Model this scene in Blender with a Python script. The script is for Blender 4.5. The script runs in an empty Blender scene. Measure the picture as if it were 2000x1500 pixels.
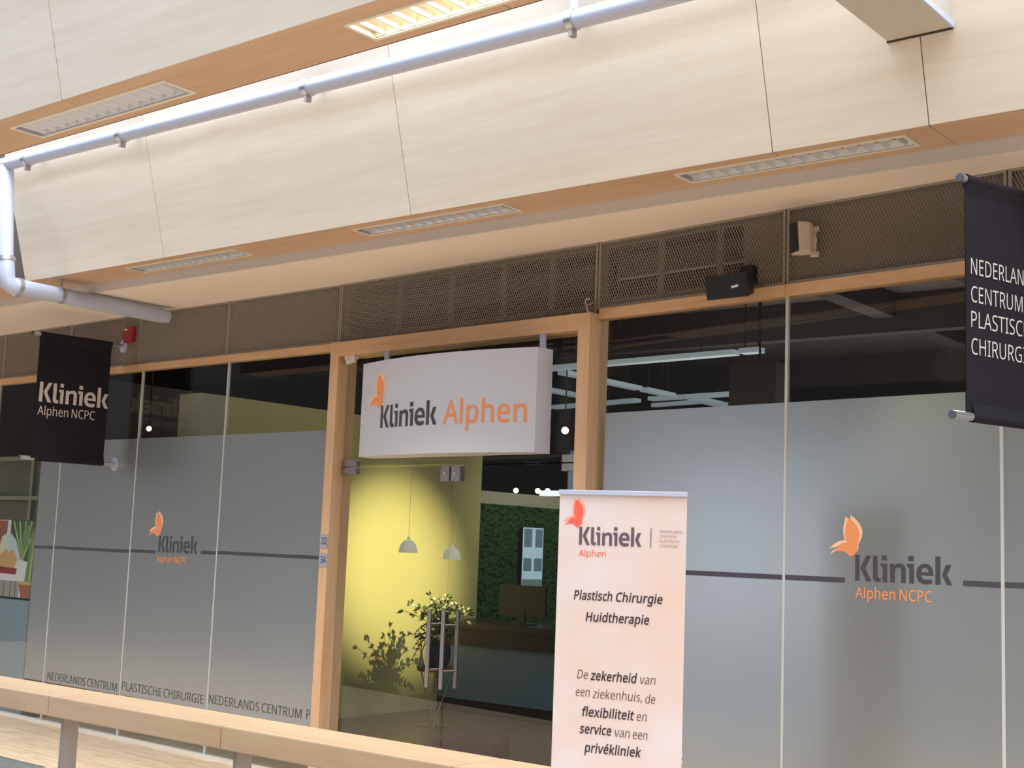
import bpy, bmesh, math, random
from mathutils import Vector, Matrix
random.seed(7)
S = bpy.context.scene
COL = S.collection
EYE = 1.6                      # eye height: all heights "h" below are relative to the eye

# ------------------------------------------------------------------ camera
cam = bpy.data.cameras.new('camera')
cam.sensor_width = 36.0
cam.lens = 2593.4 / 2000 * 36
cam.clip_start = 0.05
camo = bpy.data.objects.new('camera', cam)
COL.objects.link(camo)
yaw, pitch, roll = -0.67882705, 0.12309393, 0.03788
cy, sy, cp, sp = math.cos(yaw), math.sin(yaw), math.cos(pitch), math.sin(pitch)
fw = Vector((sy*cp, cy*cp, sp)); rt = Vector((cy, -sy, 0)); up = rt.cross(fw)
rt2 = math.cos(roll)*rt + math.sin(roll)*up
up2 = -math.sin(roll)*rt + math.cos(roll)*up
m = Matrix((rt2, up2, -fw)).transposed().to_4x4()
m.translation = Vector((0, 0, EYE))
camo.matrix_world = m
S.camera = camo

# ------------------------------------------------------------------ sky (overcast daylight over the open atrium)
w = bpy.data.worlds.new('overcast_sky'); S.world = w; w.use_nodes = True
bg = w.node_tree.nodes['Background']
bg.inputs['Color'].default_value = (0.80, 0.92, 1.08, 1)
bg.inputs['Strength'].default_value = 2.55
S.view_settings.view_transform = 'Standard'
S.view_settings.look = 'None'
S.view_settings.exposure = 0.0
S.view_settings.gamma = 1.0
S.view_settings.use_curve_mapping = False
S.cycles.max_bounces = 8
S.cycles.transparent_max_bounces = 24
S.cycles.diffuse_bounces = 5
S.cycles.caustics_reflective = False
S.cycles.caustics_refractive = False
S.cycles.sample_clamp_indirect = 6

# interior lamps of the clinic (ceiling lighting, the spot on the yellow wall, added fills)
def lamp(name, kind, loc, energy, color, target=None, **kw):
    l = bpy.data.lights.new(name, kind); l.energy = energy; l.color = color
    for k, v in kw.items(): setattr(l, k, v)
    o = bpy.data.objects.new(name, l); COL.objects.link(o)
    o.location = (loc[0], loc[1], loc[2] + EYE)
    if target:
        d = Vector((target[0], target[1], target[2])) - Vector(loc)
        o.rotation_euler = d.to_track_quat('-Z', 'Y').to_euler()
    return o
lamp('roof_light', 'AREA', (-5, 4.15, 5.2), 1150, (0.93, 0.97, 1.0), (-5, 4.25, 0), shape='RECTANGLE', size=18, size_y=1.5)
lamp('wall_spot_lamp', 'SPOT', (-4.3, 7.9, 1.5), 2000, (1.0, 0.87, 0.52), (-8.95, 9.38, -0.25), spot_size=0.42, spot_blend=1.0, shadow_soft_size=0.02)
lamp('reception_lamp', 'AREA', (-7.2, 9.3, 2.3), 7, (1.0, 0.93, 0.8), (-7.2, 9.3, 0), size=1.2)
lamp('moss_wall_lamp', 'SPOT', (-7.4, 11.6, 1.8), 70, (0.95, 1.0, 0.85), (-9.1, 11.6, -0.4), spot_size=1.5, spot_blend=0.8, shadow_soft_size=0.1)
lamp('consult_room_lamp', 'AREA', (-3.4, 9.0, 2.2), 60, (0.95, 0.97, 1.0), (-3.4, 9.0, 0), size=1.5)
lamp('film_downlight_lamp', 'SPOT', (-2.42, 6.5, 1.0), 420, (1.0, 0.88, 0.5), (-2.3, 5.97, 0.5), spot_size=1.5, spot_blend=1.0, shadow_soft_size=0.1)
lamp('ceiling_fill_lamp', 'AREA', (-6.0, 13.0, 0.9), 60, (1.0, 0.93, 0.88), (-6.0, 13.0, 5), size=4)  # unseen fill, added to lift the dark clinic ceiling
lamp('pillar_fill_lamp', 'POINT', (-7.6, 7.7, 2.0), 9, (1.0, 0.95, 0.85), shadow_soft_size=0.2)  # unseen fill, added to brighten the pillar front
lamp('waiting_room_lamp', 'AREA', (-10.2, 8.6, 2.2), 14, (1.0, 0.95, 0.85), (-10.2, 8.6, 0), size=1.2)

# ------------------------------------------------------------------ colours and materials
def lin(c):
    return tuple(((v/255)/12.92 if v/255 <= 0.04045 else ((v/255+0.055)/1.055)**2.4) for v in c) + (1,)
def newmat(name):
    m = bpy.data.materials.new(name); m.use_nodes = True
    return m, m.node_tree, m.node_tree.nodes['Principled BSDF']
def mat(name, rgb, rough=0.6, metal=0.0, emit=0.0, spec=0.5, var=0.0, scale=8.0, bump=0.0):
    m, nt, p = newmat(name)
    c = lin(rgb) if max(rgb) > 1.001 else tuple(rgb) + (1,)
    p.inputs['Base Color'].default_value = c
    p.inputs['Roughness'].default_value = rough
    p.inputs['Metallic'].default_value = metal
    p.inputs['Specular IOR Level'].default_value = spec
    if emit:
        p.inputs['Emission Color'].default_value = c
        p.inputs['Emission Strength'].default_value = emit
    if var or bump:
        tc = nt.nodes.new('ShaderNodeTexCoord'); nz = nt.nodes.new('ShaderNodeTexNoise')
        nz.inputs['Scale'].default_value = scale; nz.inputs['Detail'].default_value = 4
        nt.links.new(tc.outputs['Object'], nz.inputs['Vector'])
        if var:
            mr = nt.nodes.new('ShaderNodeMapRange')
            mr.inputs['From Min'].default_value = 0.3; mr.inputs['From Max'].default_value = 0.7
            mr.inputs['To Min'].default_value = 1-var; mr.inputs['To Max'].default_value = 1+var
            nt.links.new(nz.outputs['Fac'], mr.inputs['Value'])
            hs = nt.nodes.new('ShaderNodeHueSaturation'); hs.inputs['Color'].default_value = c
            nt.links.new(mr.outputs['Result'], hs.inputs['Value'])
            nt.links.new(hs.outputs['Color'], p.inputs['Base Color'])
        if bump:
            b = nt.nodes.new('ShaderNodeBump'); b.inputs['Strength'].default_value = bump; b.inputs['Distance'].default_value = 0.01
            nt.links.new(nz.outputs['Fac'], b.inputs['Height']); nt.links.new(b.outputs['Normal'], p.inputs['Normal'])
    return m
def wood(name, light, dark, grain=(0.7, 9, 9), rough=0.5, rotz=0.0, contrast=(0.35, 0.68), fine=60, spec=0.3):
    m, nt, p = newmat(name)
    N = nt.nodes.new; L = nt.links.new
    tc = N('ShaderNodeTexCoord'); mp = N('ShaderNodeMapping')
    mp.inputs['Scale'].default_value = grain; mp.inputs['Rotation'].default_value = (0, 0, rotz)
    oi = N('ShaderNodeObjectInfo'); ad = N('ShaderNodeVectorMath'); ad.operation = 'ADD'
    sc = N('ShaderNodeVectorMath'); sc.operation = 'SCALE'; sc.inputs['Scale'].default_value = 37.0
    cb = N('ShaderNodeCombineXYZ')
    L(oi.outputs['Random'], cb.inputs[0]); L(oi.outputs['Random'], cb.inputs[1]); L(oi.outputs['Random'], cb.inputs[2])
    L(cb.outputs[0], sc.inputs[0])
    L(tc.outputs['Object'], mp.inputs['Vector']); L(mp.outputs[0], ad.inputs[0]); L(sc.outputs[0], ad.inputs[1])
    n1 = N('ShaderNodeTexNoise'); n1.inputs['Scale'].default_value = 1.6; n1.inputs['Detail'].default_value = 5; n1.inputs['Distortion'].default_value = 0.9
    L(ad.outputs[0], n1.inputs['Vector'])
    n2 = N('ShaderNodeTexNoise'); n2.inputs['Scale'].default_value = fine/9; n2.inputs['Detail'].default_value = 3
    L(ad.outputs[0], n2.inputs['Vector'])
    mx = N('ShaderNodeMix'); mx.data_type = 'FLOAT'; mx.inputs[0].default_value = 0.3
    L(n1.outputs['Fac'], mx.inputs[2]); L(n2.outputs['Fac'], mx.inputs[3])
    cr = N('ShaderNodeValToRGB')
    cr.color_ramp.elements[0].position = contrast[0]; cr.color_ramp.elements[0].color = lin(dark)
    cr.color_ramp.elements[1].position = contrast[1]; cr.color_ramp.elements[1].color = lin(light)
    L(mx.outputs[0], cr.inputs[0]); L(cr.outputs[0], p.inputs['Base Color'])
    p.inputs['Roughness'].default_value = rough; p.inputs['Specular IOR Level'].default_value = spec
    return m
def glass(name, tint=(0.93, 0.95, 0.94), base=0.03, gain=0.75, rough=0.0):
    m, nt, p = newmat(name); nt.nodes.remove(p)
    N = nt.nodes.new; L = nt.links.new
    tr = N('ShaderNodeBsdfTransparent'); tr.inputs[0].default_value = tint + (1,)
    gl = N('ShaderNodeBsdfGlossy'); gl.inputs['Roughness'].default_value = rough; gl.inputs['Color'].default_value = (1, 1, 1, 1)
    lw = N('ShaderNodeLayerWeight'); lw.inputs['Blend'].default_value = 0.5
    pw = N('ShaderNodeMath'); pw.operation = 'POWER'; pw.inputs[1].default_value = 4.5
    ma = N('ShaderNodeMath'); ma.operation = 'MULTIPLY_ADD'; ma.inputs[1].default_value = gain; ma.inputs[2].default_value = base
    mx = N('ShaderNodeMixShader')
    L(lw.outputs['Facing'], pw.inputs[0]); L(pw.outputs[0], ma.inputs[0]); L(ma.outputs[0], mx.inputs[0])
    L(tr.outputs[0], mx.inputs[1]); L(gl.outputs[0], mx.inputs[2])
    L(mx.outputs[0], nt.nodes['Material Output'].inputs[0])
    return m
def film(name, rgb, trans=0.30, gloss=0.24, rough=0.27):
    m, nt, p = newmat(name); nt.nodes.remove(p)
    N = nt.nodes.new; L = nt.links.new
    d = N('ShaderNodeBsdfDiffuse'); d.inputs[0].default_value = lin(rgb)
    t = N('ShaderNodeBsdfTranslucent'); t.inputs[0].default_value = lin(rgb)
    g = N('ShaderNodeBsdfGlossy'); g.inputs['Roughness'].default_value = rough; g.inputs['Color'].default_value = (1, 1, 1, 1)
    a = N('ShaderNodeMixShader'); a.inputs[0].default_value = trans
    b = N('ShaderNodeMixShader'); b.inputs[0].default_value = gloss
    L(d.outputs[0], a.inputs[1]); L(t.outputs[0], a.inputs[2]); L(a.outputs[0], b.inputs[1]); L(g.outputs[0], b.inputs[2])
    L(b.outputs[0], nt.nodes['Material Output'].inputs[0])
    return m

VENEER = wood('maple_veneer', (232, 222, 207), (219, 205, 187), grain=(0.5, 5, 7), contrast=(0.3, 0.7), rough=0.45)
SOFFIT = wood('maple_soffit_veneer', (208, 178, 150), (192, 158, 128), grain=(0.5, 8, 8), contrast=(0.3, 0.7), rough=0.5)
OAK = wood('oiled_oak', (226, 186, 146), (202, 158, 116), grain=(7, 7, 0.7), contrast=(0.3, 0.7), rough=0.5)
OAKH = wood('oiled_oak_horizontal', (222, 182, 142), (198, 154, 112), grain=(0.7, 7, 7), contrast=(0.3, 0.7), rough=0.5)
RAILW = wood('beech_handrail_wood', (206, 174, 138), (186, 150, 114), grain=(0.9, 10, 10), contrast=(0.25, 0.75), rough=0.42)
FLOORW = wood('strip_parquet', (228, 200, 166), (190, 156, 120), grain=(1.6, 26, 1), rotz=-0.68, contrast=(0.38, 0.62), rough=0.42)
DARKW = wood('dark_parquet', (112, 92, 74), (76, 60, 48), grain=(1.2, 14, 1), contrast=(0.35, 0.65), rough=0.35)
PLASTER = mat('beige_ceiling_paint', (238, 224, 210), 0.8, var=0.02, scale=2)
RISERM = mat('pale_grey_ceiling_paint', (208, 202, 196), 0.8)
LACQ = mat('cream_lacquered_metal', (226, 216, 200), 0.45)
WHITEM = mat('white_painted_steel', (182, 189, 208), 0.35, var=0.02, scale=12)
ALU = mat('satin_aluminium', (196, 194, 196), 0.32, metal=0.85)
STEEL = mat('brushed_steel', (158, 148, 146), 0.4, metal=0.85)
LOUV = mat('aluminium_louver', (222, 222, 226), 0.38, metal=0.4)
REFL = mat('luminaire_reflector', (190, 190, 194), 0.35, metal=0.4)
MESHM = mat('taupe_expanded_metal', (180, 172, 163), 0.6, metal=0.0)
BACKM = mat('taupe_backing_board', (148, 138, 128), 0.8)
RECM = mat('dark_taupe_duct', (92, 84, 80), 0.7)
FRAMEM = mat('taupe_panel_frame', (148, 138, 128), 0.6)
BLACKP = mat('black_plastic', (34, 30, 32), 0.5)
GRILLE = mat('black_grille', (24, 21, 23), 0.75)
CREAMP = mat('cream_plastic', (206, 190, 170), 0.5)
WHITEP = mat('white_plastic', (222, 220, 214), 0.5)
REDP = mat('red_plastic', (150, 34, 40), 0.4)
NAVY = mat('dark_banner_fabric', (37, 33, 38), 0.85, spec=0.15, var=0.06, scale=3)
CAPM = mat('blue_grey_end_cap', (62, 66, 78), 0.5)
GREYS = mat('grey_painted_post', (156, 146, 138), 0.5)
SIGNM = mat('white_sign_acrylic', (202, 202, 208), 0.45)
PRINTG = mat('charcoal_print', (68, 64, 74), 0.7)
PRINTO = mat('orange_print', (240, 150, 96), 0.7)
PRINTOL = mat('pale_orange_print', (250, 200, 164), 0.7)
PRINTR = mat('coral_print', (238, 96, 78), 0.7)
PRINTRL = mat('pale_coral_print', (246, 158, 134), 0.7)
PRINTW = mat('off_white_print', (206, 194, 184), 0.7)
PRINTB = mat('dark_brown_print', (62, 44, 50), 0.7)
FILML = mat('clear_cut_letter', (78, 76, 72), 0.5)
FILMLW = mat('white_cut_letter', (226, 228, 230), 0.5)
PLATE = mat('number_plate_silver', (160, 160, 172), 0.5)
GLASS = glass('clear_glass')
GLASSB = glass('balustrade_glass', tint=(0.62, 0.76, 0.84), base=0.22)
FILM = film('frosted_window_film', (140, 146, 147))
SEAL = mat('glass_edge_sealant', (196, 196, 190), 0.3)
DARKC = mat('black_ceiling_paint', (104, 92, 86), 0.9)
DARKB = mat('dark_roof_beam', (62, 54, 52), 0.85)
GUTTER = mat('pale_light_gutter', (186, 200, 208), 0.5, emit=0.28)
LIME = mat('lime_yellow_wall_paint', (206, 198, 132), 0.8)
CREAMW = mat('cream_interior_paint', (190, 184, 160), 0.8)
MOSS = mat('green_moss', (46, 84, 34), 0.95, var=0.55, scale=38, bump=1.0)
COUNTB = mat('dark_brown_counter', (52, 34, 28), 0.4)
COUNTG = mat('slate_blue_counter_front', (112, 140, 176), 0.6)
DKWALL = mat('dark_brown_wall', (70, 62, 56), 0.9)
LAMP_ON = mat('lit_tube', (255, 196, 90), 0.5, emit=28.0)
SPOTW = mat('lit_spot_lens', (255, 240, 214), 0.5, emit=3.0)
FLOORG = mat('grey_ground_floor_stone', (178, 174, 170), 0.6, var=0.05, scale=1.5)

# ------------------------------------------------------------------ object helpers
def setp(o, label=None, cat=None, group=None, kind=None):
    if label: o['label'] = label
    if cat: o['category'] = cat
    if group: o['group'] = group
    if kind: o['kind'] = kind
    return o
def thing(name, loc, label=None, cat=None, group=None, kind=None):
    o = bpy.data.objects.new(name, None); COL.objects.link(o)
    o.location = (loc[0], loc[1], loc[2] + EYE); o.empty_display_size = 0.1
    return setp(o, label, cat, group, kind)
def wloc(o):
    v = Vector(o.location); p = o.parent
    while p: v = v + Vector(p.location); p = p.parent
    return v
def link(name, me, parent=None, base=None, kind=None, label=None):
    """mesh given in world space (h heights); object origin = parent's origin or its own base"""
    o = bpy.data.objects.new(name, me); COL.objects.link(o)
    if parent is not None:
        org = wloc(parent); o.parent = parent
    else:
        org = Vector((base[0], base[1], base[2] + EYE)) if base else Vector((0, 0, EYE)); o.location = org
    me.transform(Matrix.Translation(Vector((0, 0, EYE)) - org))
    return setp(o, label, None, None, kind)
class Fr:
    """plan frame: u along, v across (negative = toward the atrium), h height"""
    def __init__(s, x, y, deg):
        a = math.radians(deg); s.o = (x, y); s.c = math.cos(a); s.s = math.sin(a)
    def __call__(s, u, v, h):
        return Vector((s.o[0] + u*s.c - v*s.s, s.o[1] + u*s.s + v*s.c, h))
    def ux(s): return Vector((s.c, s.s, 0))
    def n(s): return Vector((s.s, -s.c, 0))      # toward the atrium
    def uX(s, x): return (x - s.o[0]) / s.c
ID = lambda x, y, h: Vector((x, y, h))
class MB:
    def __init__(s, f=ID): s.v = []; s.f = []; s.m = f; s.sm = False
    def add(s, vs, fs):
        n = len(s.v); s.v += [tuple(x) for x in vs]; s.f += [tuple(i+n for i in q) for q in fs]; return s
    def box(s, a, b, f=None):
        f = f or s.m
        x0, y0, z0 = a; x1, y1, z1 = b
        vs = [f(x, y, z) for x, y, z in ((x0,y0,z0),(x1,y0,z0),(x1,y1,z0),(x0,y1,z0),(x0,y0,z1),(x1,y0,z1),(x1,y1,z1),(x0,y1,z1))]
        return s.add(vs, [(3,2,1,0),(4,5,6,7),(0,1,5,4),(1,2,6,5),(2,3,7,6),(3,0,4,7)])
    def hexa(s, vs): return s.add(vs, [(3,2,1,0),(4,5,6,7),(0,1,5,4),(1,2,6,5),(2,3,7,6),(3,0,4,7)])
    def prism(s, pts, d):
        """planar polygon pts (world vectors) extruded along vector d"""
        n = len(pts); d = Vector(d)
        return s.add([Vector(p) for p in pts] + [Vector(p)+d for p in pts],
                     [tuple(range(n-1, -1, -1)), tuple(range(n, 2*n))] + [(i, (i+1) % n, n+(i+1) % n, n+i) for i in range(n)])
    def tube(s, pts, r, seg=12, caps=True):
        pts = [Vector(p) for p in pts]; n = len(pts); rr = r if isinstance(r, (list, tuple)) else [r]*n
        rings = []; prev = None
        for i, p in enumerate(pts):
            t = (pts[min(i+1, n-1)] - pts[max(i-1, 0)]).normalized()
            if prev is None: a = t.orthogonal().normalized()
            else: a = (prev - t*prev.dot(t)).normalized()
            b = t.cross(a); prev = a
            rings.append([p + rr[i]*(math.cos(k*math.tau/seg)*a + math.sin(k*math.tau/seg)*b) for k in range(seg)])
        vs = [q for g in rings for q in g]; fs = []
        for i in range(n-1):
            for k in range(seg):
                fs.append((i*seg+k, i*seg+(k+1) % seg, (i+1)*seg+(k+1) % seg, (i+1)*seg+k))
        if caps: fs += [tuple(range(seg-1, -1, -1)), tuple((n-1)*seg+k for k in range(seg))]
        s.sm = True
        return s.add(vs, fs)
    def lathe(s, prof, c, seg=24, axis=None):
        """profile [(r, h)] around a vertical axis at c"""
        vs = []; fs = []; n = len(prof)
        for r, h in prof:
            for k in range(seg):
                a = k*math.tau/seg; vs.append(Vector((c[0]+r*math.cos(a), c[1]+r*math.sin(a), h)))
        for i in range(n-1):
            for k in range(seg):
                fs.append((i*seg+k, i*seg+(k+1) % seg, (i+1)*seg+(k+1) % seg, (i+1)*seg+k))
        s.sm = True
        return s.add(vs, fs)
    def mesh(s, name, material, bevel=0.0):
        me = bpy.data.meshes.new(name); me.from_pydata(s.v, [], s.f); me.materials.append(material)
        bm = bmesh.new(); bm.from_mesh(me); bmesh.ops.recalc_face_normals(bm, faces=bm.faces)
        if bevel:
            es = [e for e in bm.edges if len(e.link_faces) == 2 and e.calc_face_angle(0) > 0.6]
            bmesh.ops.bevel(bm, geom=es, offset=bevel, segments=2, affect='EDGES', profile=0.6)
        bm.to_mesh(me); bm.free()
        if s.sm:
            me.shade_smooth()
            try: me.set_sharp_from_angle(angle=math.radians(40))
            except Exception: pass
        return me
    def build(s, name, material, parent=None, base=None, kind=None, bevel=0.0, label=None):
        return link(name, s.mesh(name, material, bevel), parent, base, kind, label)
def copy_to(o, parent, delta):
    c = o.copy(); COL.objects.link(c); c.parent = parent; c.location = Vector(o.location) + Vector(delta); return c

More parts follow.
